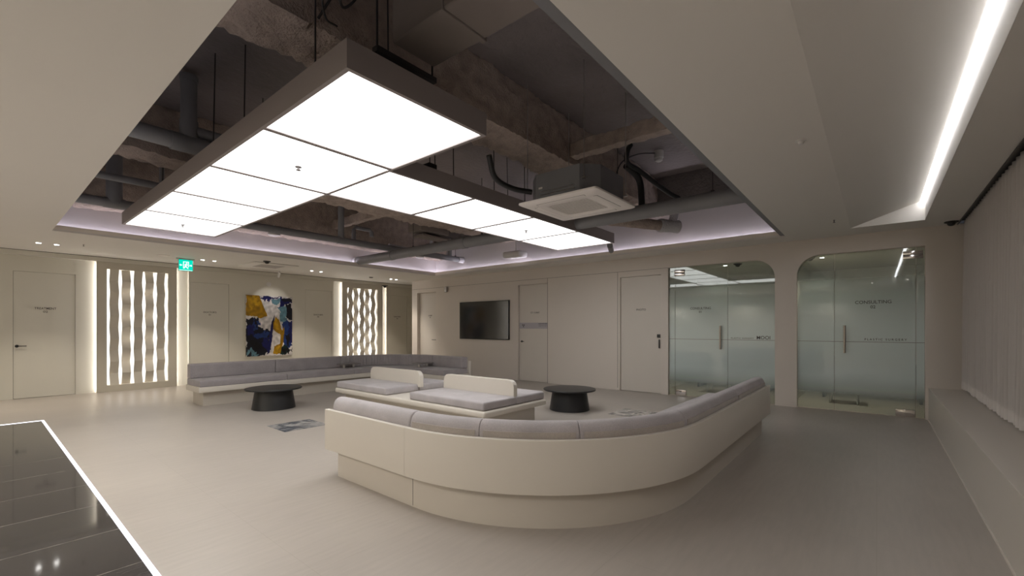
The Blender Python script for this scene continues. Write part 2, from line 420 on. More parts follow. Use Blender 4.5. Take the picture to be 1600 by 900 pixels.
# painting wall (faces -Y)
DZ = 2.425
w = MB()
doorsY = [(0.464, 1.308), (3.215, 4.03), (5.94, 6.72), (8.70, 9.44)]
panels = [(1.70, 2.88), (7.20, 8.36)]
holed(w, 'y', WY, WY+.25, -4.2, 10.6, 0, ZC, [(a, b, 0, DZ) for a, b in doorsY] + [(a, b, .05, 2.65) for a, b in panels])
struct(w.build('wall_left', M['wall'], smooth=False), 'beige painted wall with the painting and doctor doors')
w = MB(); w.box(1.61, 6.76, WY-PT-.02, WY-.001, 2.727, ZC-.010); w.box(-4.2, 1.61, WY-PT-.02, WY-.001, 2.727, ZC-.010); w.box(6.76, 10.5, WY-PT-.02, WY-.001, 2.727, ZC-.010)
struct(w.build('trim_3', M['door'], smooth=False), 'beige head band under the ceiling of the painting wall')
w = MB(); w.box(-4.2, 10.5, WY-PT-.022, WY-PT-.012, ZC-.010, ZC-.0005)
struct(w.build('trim_4', M['gap'], smooth=False), 'dark shadow line in the ceiling before the painting wall')
# proud wall slabs around the luminous panels (doctor doors sit in the long one)
w = MB(); holed(w, 'y', WY-PT, WY-.002, 3.20, 6.78, 0, 2.725, [(a, b, 0, DZ) for a, b in doorsY[1:3]])
struct(w.build('wall_left_facing', M['wall'], smooth=False), 'beige wall facing that carries the painting')
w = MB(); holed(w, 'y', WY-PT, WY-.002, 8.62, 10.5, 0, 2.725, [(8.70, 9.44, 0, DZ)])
struct(w.build('wall_alcove', M['board'], smooth=False), 'beige wall of the corner alcove, its shade put in as a darker colour')  # darker board colour stands in for the shade of the alcove
bb = MB(); bb.box(-4.2, .46, WY-.008, WY, 0, .06); bb.box(1.312, 1.61, WY-.008, WY, 0, .06)
struct(bb.build('baseboard_left', M['wall'], smooth=False))

# television wall (faces -X)
TX = WX
D1 = (10.286, 11.168); D2 = (6.185, 7.10); D3 = (3.386, 4.278)
G1 = (1.371, 3.237); G2 = (-0.552, 1.046); GZ = 2.555
w = MB()
holed(w, 'x', WX, WX+.18, -1.25, 11.43, 0, ZC, [(D1[0], D1[1], 0, 2.433), (D2[0], D2[1], 0, 2.435), (D3[0], D3[1], 0, 2.432), (G1[0], G1[1], 0, GZ), (G2[0], G2[1], 0, GZ)])
R = .33
def fillet(y, sgn):   # fills the corner at (y, GZ); opening lies toward sgn
    cy = y + sgn*R; cz = GZ-R
    pts = [(WX, y, GZ)] + [(WX, cy - sgn*R*math.cos(a), cz + R*math.sin(a)) for a in [i*PI/2/12 for i in range(13)]]
    w.prism(pts, (.18, 0, 0))
fillet(G1[0], 1); fillet(G2[1], -1)
struct(w.build('wall_far', M['wall_far'], smooth=False), 'beige wall with the television and consulting glass doors')
w = MB()
w.box(WX-.0015, WX+.001, 3.237, 11.43, 2.552, 2.558)
for y in (6.182, 4.337): w.box(WX-.0015, WX+.001, y-.004, y+.004, 0, 2.552)
struct(w.build('trim_5', M['gap'], smooth=False), 'thin panel joints of the television wall')
w = MB(); 
for a, b in ((7.12, 10.27), (4.29, 6.17), (3.237, 3.37), (1.06, 1.36)): w.box(WX-.006, WX, a, b, 0, .05)
struct(w.build('baseboard_far', M['wall_far'], smooth=False))
w = MB(); w.box(10.5, 10.6, 11.2, 12.6, 0, ZC); w.box(WX+.18, 10.6, 11.25, 11.43, 0, ZC)
struct(w.build('wall_corridor', M['wall'], smooth=False))
w = MB(); w.box(-4.2, 10.6, -1.3, -1.2, 0, 3.2); struct(w.build('wall_right', M['wall'], smooth=False), 'wall behind the sheer curtain')
w = MB(); w.box(-4.2, -4.1, -1.3, 12.7, 0, ZC); struct(w.build('wall_back', M['wall'], smooth=False))
# consulting rooms behind the glass
w = MB()
w.box(11.9, 12.0, -1.25, 4.4, 0, 2.62); w.box(WX+.18, 11.9, 1.15, 1.25, 0, 2.62); w.box(WX+.18, 11.9, 3.6, 3.7, 0, 2.62); w.box(WX+.18, 11.9, -1.25, -1.15, 0, 2.62)
struct(w.build('wall_consulting', M['wall_far'], smooth=False), 'walls of the consulting rooms behind the glass')
w = MB(); w.box(WX+.18, 12.0, -1.25, 3.7, 2.60, 2.65); struct(w.build('ceiling_consulting', M['ceil'], smooth=False))

# doors
def leaf(n, axis, u0, u1, z1, mt, label, face, inset=.012):
    g = .004
    o = MB()
    if axis == 'y': o.box(u0+g, u1-g, face+inset, face+inset+.04, .006, z1-g, .0015, 1)
    else: o.box(face+inset, face+inset+.04, u0+g, u1-g, .006, z1-g, .0015, 1)
    ob = o.build('door_%d' % n, mt); struct(ob, label)
    OFF[ob.name] = Vector((0, 0, 0))
    b = MB()
    if axis == 'y': b.box(u0, u1, face+inset+.045, face+inset+.05, 0, z1)
    else: b.box(face+inset+.045, face+inset+.05, u0, u1, 0, z1)
    b.build('door_backing', M['gap'], ob)
    return ob
def lever(ob, axis, u, z, face, sgn, L=.125):
    m = MB()
    if axis == 'y':
        m.tube((u, face-.008, z), (u, face, z), .026, n=24); m.tube((u, face-.05, z), (u, face, z), .009); m.box(min(u, u+sgn*L)-.008, max(u, u+sgn*L), face-.058, face-.044, z-.008, z+.008, .004)
    else:
        m.tube((face-.008, u, z), (face, u, z), .026, n=24); m.tube((face-.05, u, z), (face, u, z), .009); m.box(face-.058, face-.044, min(u, u+sgn*L), max(u, u+sgn*L), z-.008, z+.008, .004)
    m.build('door_handle', M['black'], ob, label='black lever handle')
d = leaf(1, 'y', *doorsY[0], DZ, M['door'], 'beige flush door marked TREATMENT 02', WY, .006)
lever(d, 'y', .512, 1.0, WY+.006, 1)
s = MB(); s.box(.982, .985, WY+.0045, WY+.0065, .01, DZ-.01); s.build('panel_joint', M['door'], d)
text_mesh('TREATMENT', .06, (.887, WY+.005, 1.724), ROT_Y, M['ink'], parent=d, sx=.88); text_mesh('02', .055, (.887, WY+.005, 1.660), ROT_Y, M['ink'], parent=d, sx=1.2)
FY = WY-PT
d = leaf(2, 'y', *doorsY[1], DZ, M['door'], "beige flush door marked DOCTOR'S 01", FY, .004)
text_mesh("DOCTOR'S", .055, (3.628, FY+.003, 1.720), ROT_Y, M['ink'], parent=d); text_mesh('01', .05, (3.628, FY+.003, 1.662), ROT_Y, M['ink'], parent=d, sx=1.1)
d = leaf(3, 'y', *doorsY[2], DZ, M['door'], "beige flush door marked DOCTOR'S 02", FY, .004)
text_mesh("DOCTOR'S", .055, (6.32, FY+.003, 1.790-.07), ROT_Y, M['ink'], parent=d); text_mesh('02', .05, (6.32, FY+.003, 1.662), ROT_Y, M['ink'], parent=d, sx=1.1)
d = leaf(4, 'y', *doorsY[3], DZ, M['board'], "beige alcove door with its shade coloured in, marked DOCTOR'S 03", FY, .004)  # leaf takes the darker board colour to paint in the alcove shade
text_mesh("DOCTOR'S", .055, (9.05, FY+.003, 1.716), ROT_Y, M['ink'], parent=d); text_mesh('03', .05, (9.05, FY+.003, 1.655), ROT_Y, M['ink'], parent=d, sx=1.1)
d = leaf(5, 'x', *D1, 2.433, M['door_far'], 'beige recessed door marked LASER 01', WX, .10)
text_mesh('LASER', .055, (WX+.099, 10.66, 1.722), ROT_X, M['ink'], parent=d, sx=1.15); text_mesh('01', .05, (WX+.099, 10.66, 1.662), ROT_X, M['ink'], parent=d, sx=1.1)
lever(d, 'x', 10.38, .98, WX+.10, 1, .15)
d = leaf(6, 'x', *D2, 2.435, M['door_far'], 'beige recessed X-RAY door with a grey notice band', WX, .05)
text_mesh('CT / X-RAY', .052, (WX+.049, 6.60, 1.725), ROT_X, M['ink'], parent=d, sx=1.05)
nb = MB(); nb.box(WX+.0485, WX+.051, 6.19, 7.09, 1.325, 1.475); nb = nb.build('notice_band', mat('grey_lilac_film', (.43, .40, .43), .5), d, label='grey lilac film band')
tr = MB()
for k in range(3):
    a0 = PI/2 + PI + k*2*PI/3
    cyy, czz = 6.965, 1.405
    pts = [(WX+.047, cyy + r*math.cos(a), czz + r*math.sin(a)) for r, aa in ((.014, (a0-.5, a0+.5)), (.042, (a0+.5, a0, a0-.5))) for a in aa]
    tr.prism(pts, (.0015, 0, 0))
tr.tube((WX+.047, 6.965, 1.405), (WX+.0485, 6.965, 1.405), .008)
tr.build('radiation_symbol', M['ink'], d)
for z in (1.445, 1.395): text_mesh('RADIATION AREA', .032, (WX+.048, 6.36, z), ROT_X, M['ink'] if z > 1.42 else M['tablet'], parent=d, sx=1.0)
lever(d, 'x', 7.015, 1.0, WX+.05, -1, .10)
d = leaf(7, 'x', *D3, 2.432, M['door_far'], 'beige flush door marked PHOTO with black pull', WX, .035)
text_mesh('PHOTO', .058, (WX+.034, 3.82, 1.725), ROT_X, M['ink'], parent=d, sx=1.05)
k = MB(); k.box(WX+.018, WX+.035, 3.41, 3.475, 1.145, 1.215, .004); k.build('door_lock', M['black'], d, label='small square black lock')
k = MB(); k.box(WX+.005, WX+.019, 3.415, 3.437, .93, 1.11, .004); k.tube((WX+.012, 3.426, .96), (WX+.035, 3.426, .96), .005); k.tube((WX+.012, 3.426, 1.08), (WX+.035, 3.426, 1.08), .005); k.build('door_handle', M['black'], d, label='black vertical pull handle')

# glass fronts
def glass_front(n, Y0, Y1, splits, door_ix, rsgn, label, hy, hinge_y, texts):
    root = thing('glass_partition', label, 'glass door', (WX+.06, (Y0+Y1)/2, 0))
    gx0, gx1 = WX+.055, WX+.067
    ys = sorted([Y0+.002, Y1-.002] + list(splits))
    for i, (a, b) in enumerate(zip(ys, ys[1:])):
        a2, b2 = a+.002, b-.002
        z1 = GZ-.002
        pts = [(gx0, a2, .01), (gx0, b2, .01)]
        def arc(y, sg):
            cy = y+sg*(R); cz = GZ-R
            return [(gx0, cy - sg*R*math.cos(t_), cz+R*math.sin(t_)-.002) for t_ in [j*PI/2/10 for j in range(11)]]
        top = []
        if rsgn < 0 and abs(b-Y1) < .01:      # rounded at high-Y side
            ac = [(gx0, min(p[1], b2), p[2]) for p in arc(Y1, -1)]
            pts += ac; pts += [(gx0, a2, z1)]
        elif rsgn > 0 and abs(a-Y0) < .01:
            pts += [(gx0, b2, z1)]; ac = [(gx0, max(p[1], a2), p[2]) for p in arc(Y0, 1)][::-1]; pts += ac
        else:
            pts += [(gx0, b2, z1), (gx0, a2, z1)]
        g = MB(); g.prism(pts, (.012, 0, 0))
        isd = i == door_ix
        go = g.build('glass_door' if isd else 'fixed_pane', M['glass'], root, smooth=False)
        e = MB(); e.box(gx0-.0008, gx0-.0002, a2, b2, 1.122, 1.129); e.build('film_line', M['tablet'], go)
        ed = MB(); ed.box(gx0, gx1, a2-.001, a2+.002, .012, 2.1); ed.build('glass_edge', M['gap'], go)
        if isd:
            h = MB()
            for sx_ in (-1, 1):
                xx = gx0-.045 if sx_ < 0 else gx1+.045
                h.tube((xx, hy, .945), (xx, hy, 1.385), .016, n=14)
            for zz in (1.03, 1.30): h.tube((gx0-.045, hy, zz), (gx1+.045, hy, zz), .008)
            h.build('pull_handle', M['handle'], go, label='brushed vertical bar handle')
            for nm, z0, z1_, yy0, yy1 in (('top_patch_hinge', 2.385, 2.50, hinge_y[0], hinge_y[1]), ('floor_patch_hinge', .012, .115, hinge_y[2], hinge_y[3])):
                h = MB(); zc = (z0+z1_)/2
                if 'top' in nm:
                    h.box(gx0-.018, gx1+.018, yy0, yy1, zc+.002, z1_, .003); h.box(gx0-.018, gx1+.018, yy0, yy1, z0, zc-.002, .003)
                else: h.box(gx0-.018, gx1+.018, yy0, yy1, z0, z1_, .003)
                h.build(nm, M['chrome'], go, label='polished steel patch hinge')
        for (bd, sz, ty, tz, pane, sp) in texts:
            if pane == i: text_mesh(bd, sz, (gx0-.0006, ty, tz), ROT_X, M['ink'], parent=go, depth=.0003, sx=.98, spacing=sp)
    return root
glass_front(1, G1[0], G1[1], [3.115, 2.141], 1, 1, 'clear to frosted glass door and panes marked CONSULTING 01', 2.262, (2.93, 3.13, 2.90, 3.10),
            [('CONSULTING', .062, 2.63, 1.722, 1, 1), ('01', .058, 2.63, 1.655, 1, 1), ('PLASTIC SURGERY', .036, 1.90, 1.155, 0, 1.35), ('MOOI', .085, 1.555, 1.168, 0, 1.0)])
glass_front(2, G2[0], G2[1], [.531, -.452], 1, -1, 'wider frosted glass front marked CONSULTING 02 beside the bench', .398, (-.53, -.305, -.44, -.22),
            [('CONSULTING', .072, .045, 1.748, 1, 1), ('02', .066, .045, 1.672, 1, 1), ('PLASTIC SURGERY', .045, -.10, 1.165, 1, 1.45)])

# ------------------------------------------------------------------ bench along the curtain, curtain, track
b = MB(); b.box(-2.5, WX-.002, -1.19, -.585, 0.0, .47, .003, 1)
struct(b.build('trim_window_bench', mat('bench_board', (.60, .55, .49), .3), smooth=True), 'low beige ledge running under the curtain')
b = MB(); b.box(-2.5, WX-.002, -.584, -.575, 0, .012); struct(b.build('baseboard_bench', M['lacquer']))
def curtain():
    root = thing('curtain', 'floor-length sheer grey beige curtain hanging over the ledge', 'curtain', (3, -.95, .49))
    x0, x1 = -2.2, WX-.03; n = 1500
    def yy(x, z):
        s_ = (z-.49)/2.33
        a = .040*(1-s_*.45) + .012*noise.noise(Vector((x*.8, 0, 3)))
        return -.965 + a*math.sin(x*2*PI/.135 + 2.2*noise.noise(Vector((x*1.3, z*.12, 0)))) + .010*math.sin(x*2*PI/.061+z*.4)*(1-s_) + .018*noise.noise(Vector((x*2.1, z*.7, 5)))*(1-s_)
    def sheet(zs):
        m = MB(); rows = []
        for z in zs: rows.append([m.bm.verts.new((x0+(x1-x0)*i/n, yy(x0+(x1-x0)*i/n, z), z)) for i in range(n+1)])
        for A, B in zip(rows, rows[1:]):
            for i in range(n): m.bm.faces.new((A[i], A[i+1], B[i+1], B[i]))
        return m
    sheet([.60, .85, 1.2, 1.6, 2.0, 2.4, 2.85]).build('curtain_sheet', M['curtain'], root)
    sheet([.492, .55, .60]).build('hem', M['hem'], root, label='lighter hem band')
curtain()
b = MB(); b.box(-2.5, WX-.01, -1.18, -.88, 2.86, 2.88); b.box(-2.5, WX-.01, -.892, -.880, ZC-.014, 2.88)
tag(b.build('curtain_track', M['black'], smooth=False), 'black recessed curtain track along the ceiling edge', 'curtain track')

# ------------------------------------------------------------------ luminous ceiling box
CX0, CX1, CY0, CY1 = 1.355, 2.53, 2.34, 8.41
AX1, AY0, AY1 = 7.17, 3.57, 4.77
BZ, BH = 2.84, .172
root = thing('luminous_ceiling_box', 'large dark framed L-shaped light box hanging in the ceiling opening', 'ceiling light', (CX0, CY0, BZ))
fr = MB(); tk = .03
out = [(CX0, CY0), (CX1, CY0), (CX1, AY0), (AX1, AY0), (AX1, AY1), (CX1, AY1), (CX1, CY1), (CX0, CY1)]
def offs(poly, d):
    n = len(poly); r = []
    for i in range(n):
        p0, p1, p2 = poly[i-1], poly[i], poly[(i+1) % n]
        d1 = (Vector(p1)-Vector(p0)).normalized(); d2 = (Vector(p2)-Vector(p1)).normalized()
        n1 = Vector((-d1.y, d1.x)); n2 = Vector((-d2.y, d2.x))
        r.append((p1[0]+d*(n1.x+n2.x), p1[1]+d*(n1.y+n2.y)))
    return r
inn = offs(out, tk)
for i in range(8):
    a, a2, bq, b2 = out[i], out[(i+1) % 8], inn[i], inn[(i+1) % 8]
    fr.prism([(*a, BZ), (*a2, BZ), (*b2, BZ), (*bq, BZ)], (0, 0, BH))
top = [fr.bm.verts.new((*p, BZ+BH-.002)) for p in out]; fr.bm.faces.new(top)
fr.build('frame', M['frame'], root, smooth=False)
ysd = [CY0+tk, 3.551, 4.757, 5.955, 7.178, CY1-tk]
xsd = [CX1, 3.69, 4.83, 5.99, AX1-tk]
gp = .024
for i, (a, bq) in enumerate(zip(ysd, ysd[1:])):
    x1 = CX1-tk
    d = MB(); d.box(CX0+tk, x1, a+(gp if i else 0), bq-(gp if i < 4 else 0), BZ+.012, BZ+.02)
    d.build('diffuser', M['panel'], root, smooth=False)
for i, (a, bq) in enumerate(zip(xsd, xsd[1:])):
    d = MB(); d.box(a+(gp if i else .006), bq-(gp if i < 3 else 0), AY0+tk, AY1-tk, BZ+.012, BZ+.02)
    d.build('diffuser', M['panel'], root, smooth=False)
for bx_ in [(CX0+tk, CX1-tk, y-gp, y+gp) for y in ysd[1:-1]] + [(x-gp, x+gp, AY0+tk, AY1-tk) for x in xsd[1:-1]] + [(CX1-tk, CX1+.006, AY0+tk, AY1-tk)]:
    dv = MB(); dv.box(*bx_, BZ+.004, BZ+.03); dv.build('divider', M['frame'], root, smooth=False)
rods = [(1.511, 5.1), (1.655, 4.72), (2.1, 3.0), (2.3, 3.4), (1.6, 7.4), (3.2, 3.72), (3.5, 3.75), (4.2, 3.75), (4.9, 3.8), (6.8, 3.75), (3.0, 4.6), (5.5, 4.6), (1.45, 2.9)]
for x, y in rods:
    r_ = MB(); r_.tube((x, y, BZ+BH-.01), (x+.03*math.sin(x*9), y+.02, PZ), .006, n=8); r_.build('hanger_rod', M['rod'], root)
for i, (x, y, lb) in enumerate([(1.92, 4.16, 'in the second luminous panel from the near end'), (1.93, 7.8, 'in the last luminous panel by the painting wall'), (5.42, 4.18, 'in the third panel of the long luminous arm')]):
    s_ = MB(); s_.lathe([(.028, BZ+.012), (.03, BZ+.004), (.012, BZ+.002), (.012, BZ-.018), (.022, BZ-.02), (.022, BZ-.024)], x, y, n=20)
    tag(s_.build('sprinkler_head', M['tablet']), 'small dark sprinkler head ' + lb, 'sprinkler', 'sprinklers in the luminous panels')

# ------------------------------------------------------------------ plenum services
def rough_beam(name, x0, x1, y0, y1, z0, z1, amp, label, mt=None, step=.045):
    m = MB(); bm = m.bm
    def disp(p, nrm):
        v = amp*noise.fractal(Vector(p)*7.0, .9, 2.0, 4) + amp*.9*noise.noise(Vector(p)*2.2)
        return Vector(p)+Vector(nrm)*v + Vector((0, 0, 1))*amp*.6*noise.noise(Vector(p)*23)
    vs = {}
    def face(o, u, v, nrm):
        nu = max(1, int(u.length/step)); nv = max(1, int(v.length/step)); g = []
        for j in range(nv+1):
            row = []
            for i in range(nu+1):
                p = o+u*(i/nu)+v*(j/nv)
                c3 = Vector(((x0+x1)/2, (y0+y1)/2, (z0+z1)/2))
                key = tuple(round(q, 4) for q in p)
                if key not in vs:
                    nn = Vector(((0 if x0+.001 < p.x < x1-.001 else (1 if p.x > c3.x else -1)), (0 if y0+.001 < p.y < y1-.001 else (1 if p.y > c3.y else -1)), (0 if z0+.001 < p.z < z1-.001 else (1 if p.z > c3.z else -1))))
                    vs[key] = bm.verts.new(disp(p, nn.normalized() if nn.length else nrm))
                row.append(vs[key])
            g.append(row)
        for j in range(nv):
            for i in range(nu):
                try: bm.faces.new((g[j][i], g[j][i+1], g[j+1][i+1], g[j+1][i]))
                except ValueError: pass
    A = Vector((x0, y0, z0)); U = Vector((x1-x0, 0, 0)); V = Vector((0, y1-y0, 0)); W = Vector((0, 0, z1-z0))
    face(A, U, V, (0, 0, -1)); face(A, U, W, (0, -1, 0)); face(A+V, U, W, (0, 1, 0)); face(A, V, W, (-1, 0, 0)); face(A+U, V, W, (1, 0, 0))
    o = m.build(name, mt or M['beam']); return tag(o, label, 'beam')
rough_beam('ceiling_beam', PX0, PX1, 3.12, 3.66, 3.52, PZ, .035, 'rough brown sprayed beam across the void above the near end of the light box', step=.04)
rough_beam('ceiling_beam', PX0, PX1, 6.85, 7.38, 3.50, PZ, .035, 'rough brown sprayed beam running above the far edge of the light box arm', step=.05)
rough_beam('ceiling_beam', PX0, PX1, 9.35, PY1, 3.27, PZ, .03, 'rough sprayed beam along the painting-wall side of the void', step=.05)
rough_beam('steel_beam', 5.05, 5.18, 7.38, 9.35, 3.55, 3.72, .02, 'small rough secondary beam between the two far beams', step=.04)
rough_beam('steel_beam', 4.98, 5.12, PY0, 3.12, 3.60, 3.78, .02, 'small brown secondary beam above the hanging air conditioner', step=.04)
rough_beam('steel_beam', 8.0, PX1, 1.0, 9.35, 3.62, PZ, .03, 'dark sprayed edge beam along the television-wall side of the void', M['concrete'], step=.07)

def pipe_thing(label, runs, fl=(), hang=(), mt='pvc', cat='pipe', name='drain_pipe', couple=(), group=None):
    p0 = runs[0][0]
    root = thing(name, label, cat, p0, group=group)
    for i, (a, b_, r) in enumerate(runs):
        m = MB(); m.tube(a, b_, r, n=24); m.build('pipe_run' if i == 0 else 'pipe_branch', M[mt], root)
    for (a, b_, r) in couple:
        m = MB(); m.tube(a, b_, r, n=24); m.build('pipe_coupling', M[mt], root)
    for (a, b_, r) in fl:
        m = MB(); m.tube(a, b_, r, n=20); m.build('foil_end_wrap', M['lagging'], root, label='silver foil wrap')
    for x, y, z, r in hang:
        m = MB(); m.tube((x, y, z), (x, y, PZ), .005, n=8); m.tube((x, y, z-.02), (x, y, z+.02), .022, n=10); m.build('pipe_hanger', M['rod'], root)
    return root
Z1 = 2.965
pipe_thing('thick grey drain pipe crossing the void from the painting wall past the air conditioner', [((5.93, PY0+.01, Z1), (5.93, PY1-.01, Z1), .10)],
           fl=[((5.93, 9.70, Z1), (5.93, PY1-.005, Z1), .112)], hang=[(5.93, 1.6, Z1+.1, .1), (5.93, 2.9, Z1+.1, .1), (5.93, 5.6, Z1+.1, .1), (5.93, 7.6, Z1+.1, .1)],
           couple=[((5.93, 6.0, Z1), (5.93, 6.12, Z1), .11), ((5.93, 8.3, Z1), (5.93, 8.4, Z1), .11)])
Z2 = 3.19; Y2 = 8.72
pipe_thing('long grey pipe along the far side of the void with two risers', [((PX0+.01, Y2, Z2), (PX1-.01, Y2, Z2), .07), ((4.92, Y2, Z2), (4.92, Y2, PZ), .062), ((8.0, Y2, Z2), (8.0, Y2, 3.7), .055), ((1.32, Y2, Z2), (1.32, Y2, PZ), .095)],
           fl=[((8.30, Y2, Z2), (PX1-.005, Y2, Z2), .082)], hang=[(3.0, Y2, Z2+.07, .07), (8.2, Y2, Z2+.07, .07), (6.8, Y2, Z2+.07, .07)],
           couple=[((1.2, Y2, Z2), (1.44, Y2, Z2), .078), ((4.84, Y2, Z2), (5.0, Y2, Z2), .078), ((2.7, Y2, Z2), (2.78, Y2, Z2), .078)])
Z3 = 3.31; Y3 = 5.68
pipe_thing('grey pipe with upright branch left of the light box', [((PX0+.01, Y3, Z3+.02), (2.6, Y3, Z3-.02), .085), ((1.46, Y3, Z3), (1.46, Y3, 4.02), .075), ((1.46, Y3, 3.46), (2.4, Y3, 3.46), .06)],
           couple=[((1.30, Y3, Z3), (1.62, Y3, Z3), .094), ((1.46, Y3, 3.38), (1.46, Y3, 3.56), .083), ((1.46, Y3, 3.98), (1.46, Y3, 4.04), .085)], hang=[(2.2, Y3, Z3+.08, .08)])
pipe_thing('thin grey pipe stub behind the risers on the left', [((.9, 8.1, 3.42), (2.4, 8.1, 3.42), .05), ((1.75, 8.1, 3.42), (1.75, 8.1, PZ), .03)], group=None)
# bent bracket pipe and small pipe runs near the far corner
m = MB(); m.path([(5.35, 8.95, 3.30), (5.35, 8.95, 3.52), (5.40, 8.95, 3.58), (5.75, 8.95, 3.58), (5.80, 8.95, 3.52), (5.80, 8.95, 3.44)], .045)
m = m.build('elbow_pipe', M['pvc']); tag(m, 'short grey bent pipe above the crossing of the two drain pipes', 'pipe')
m = MB(); m.path([(6.3, 9.0, 3.32), (7.0, 9.0, 3.30), (7.55, 9.0, 3.30), (7.6, 9.0, 3.34), (7.6, 9.0, PZ)], .04)
tag(m.build('small_pipe', M['lagging']), 'thin silver pipe near the far corner of the void', 'pipe')
m = MB(); m.box(6.1, 6.9, 7.55, 8.0, 3.45, 3.75, .01); m.box(6.2, 7.0, 7.6, 7.95, 3.36, 3.40, .005)
tag(m.build('junction_duct', M['duct']), 'brown boxed duct behind the far edge of the light box arm', 'duct')
# big rectangular duct near the camera
rt_ = thing('air_duct', 'large rectangular duct above the near corner of the light box', 'duct', (2.0, 1.8, 3.3))
m = MB(); m.box(1.86, 2.24, PY0+.01, 2.62, 3.34, 3.80, .01, 1); m.build('duct_body', M['duct'], rt_)
for y in (1.45, 2.1):
    m = MB(); m.box(1.845, 2.255, y-.02, y+.02, 3.325, 3.815, .004, 1); m.build('duct_flange', M['duct'], rt_)
m = MB(); m.box(1.78, 2.32, 2.68, 2.74, 3.28, 3.32); m.tube((1.8, 2.71, 3.3), (1.8, 2.71, PZ), .008); m.tube((2.3, 2.71, 3.3), (2.3, 2.71, PZ), .008)
m.build('duct_bracket', M['rod'], rt_)
# cable loops beside the duct
m = MB(); m.spline([(1.62, 2.75, 4.05), (1.60, 2.85, 3.75), (1.66, 2.92, 3.62), (1.74, 2.86, 3.72), (1.72, 2.80, 3.86), (1.64, 2.80, 3.84), (1.58, 2.9, 3.66), (1.52, 3.0, 3.5)], .009)
m.spline([(1.50, 2.7, 3.9), (1.48, 2.85, 3.6), (1.55, 2.95, 3.5), (1.66, 3.0, 3.52)], .007)
tag(m.build('cable', M['rod']), 'looped dark cable above the near corner of the light box', 'cable')
# lagged flexible duct near the far right of the void
rt_ = thing('flexible_duct', 'rough lagged duct with silver end below the thick pipe', 'duct', (7, 2.9, 3.0))
m = MB(); pts = [(6.15+.13*i, 3.33-.05*i, 3.05+.004*i) for i in range(11)]
m.path(pts, [.09+.02*noise.noise(Vector((i*1.7, 0, 0))) for i in range(11)], 14)
ob = m.build('duct_sleeve', M['beam'], rt_)
m = MB(); m.path([(7.40+.045*i, 2.86-.03*i, 3.09) for i in range(8)], [.11+.025*noise.noise(Vector((i*2.7, 1, 0))) for i in range(8)], 14)
m.path([(7.6, 2.72, 3.12), (7.66, 2.70, 3.25), (7.70, 2.68, 3.42)], .07, 12)
m.build('foil_end_wrap', M['lagging'], rt_, label='crumpled silver foil wrap')
# dark hoses
m = MB(); m.spline([(6.05, 2.75, 4.0), (6.0, 2.78, 3.9), (6.05, 2.80, 3.75), (6.3, 2.72, 3.68), (6.6, 2.6, 3.55), (6.9, 2.5, 3.45), (7.1, 2.42, 3.40)], .035, 12)
m.spline([(6.1, 2.85, 3.74), (6.4, 2.78, 3.60), (6.45, 2.76, 3.3), (6.45, 2.76, 3.12)], .05, 12)
tag(m.build('black_hose', M['black']), 'black lagged hose sagging beside the smoke detector', 'hose')
rt_ = thing('smoke_detector', 'white smoke detector on the dark slab right of the air conditioner', 'smoke detector', (6.6, 2.6, 3.95))
m = MB(); m.lathe([(.07, PZ), (.07, 3.99), (.058, 3.985), (.055, 3.95), (.03, 3.935)], 6.78, 2.62); m.build('detector_body', M['white_plastic'], rt_)
m = MB(); m.spline([(6.72, 2.66, 4.06), (6.5, 2.82, 4.02), (6.3, 2.98, 3.9), (6.22, 3.05, 3.72), (6.25, 3.02, 3.6)], .01, 8); m.build('cable', M['rod'], rt_)
for i, (x, y, z, lb) in enumerate([(3.80, 9.28, 3.18, 'left of the thick pipe'), (7.45, 9.28, 3.18, 'in its far corner'), ]):
    m = MB(); m.lathe([(.10, z+.05), (.11, z+.03), (.11, z+.01), (.08, z)], x, y, n=24); m.tube((x, y, z+.04), (x, y, PZ-.7), .012)
    tag(m.build('void_speaker', M['white_plastic']), 'small round white disc hanging in the void ' + lb, 'speaker', 'white discs in the void')
m = MB(); m.box(7.95, 8.30, 6.35, 6.85, 3.00, 3.14, .045, 4); m.tube((8.15, 6.6, 3.12), (8.15, 6.6, 3.6), .012)
tag(m.build('white_fixture', M['white_plastic']), 'white rounded casing hanging in the void by the far wall', 'fixture')
m = MB(); m.tube((7.75, 3.95, 2.93), (8.30, 4.2, 2.93), .055, n=20)
tag(m.build('grey_pipe_stub', M['pvc']), 'short grey pipe stub below the end of the light box arm', 'pipe')
m = MB(); m.box(3.35, 3.47, 4.0, 4.12, 3.15, 3.27, .008); m.tube((3.41, 4.06, 3.27), (3.41, 4.06, PZ), .005)
tag(m.build('junction_box', M['black']), 'little black junction box hanging behind the light box', 'junction box')

# hanging cassette air conditioner
ac = thing('cassette_air_conditioner', 'square air conditioner hanging by rods right of the light box', 'air conditioner', (4.42, 2.66, 2.73))
ax0, ax1, ay0, ay1, az = 3.94, 4.89, 2.16, 3.16, 2.735
m = MB()
ch = .16; bx0, bx1, by0, by1 = ax0+.05, ax1-.05, ay0+.06, ay1-.06
m.prism([(bx0+ch, by0, az+.03), (bx1-ch, by0, az+.03), (bx1, by0+ch, az+.03), (bx1, by1-ch, az+.03), (bx1-ch, by1, az+.03), (bx0+ch, by1, az+.03), (bx0, by1-ch, az+.03), (bx0, by0+ch, az+.03)], (0, 0, .29))
bd = m.build('casing', M['galv'], ac)
m = MB(); m.box(bx0-.004, bx0, by0+ch+.06, by1-ch-.06, az+.075, az+.085); m.box(bx0-.004, bx0, by0+ch+.06, by1-ch-.06, az+.11, az+.115); m.build('casing_rib', M['steel'], bd)
m = MB(); m.box(bx0-.003, bx0, by1-ch-.09, by1-ch-.04, az+.15, az+.17); m.build('label_plate', M['white_plastic'], bd)
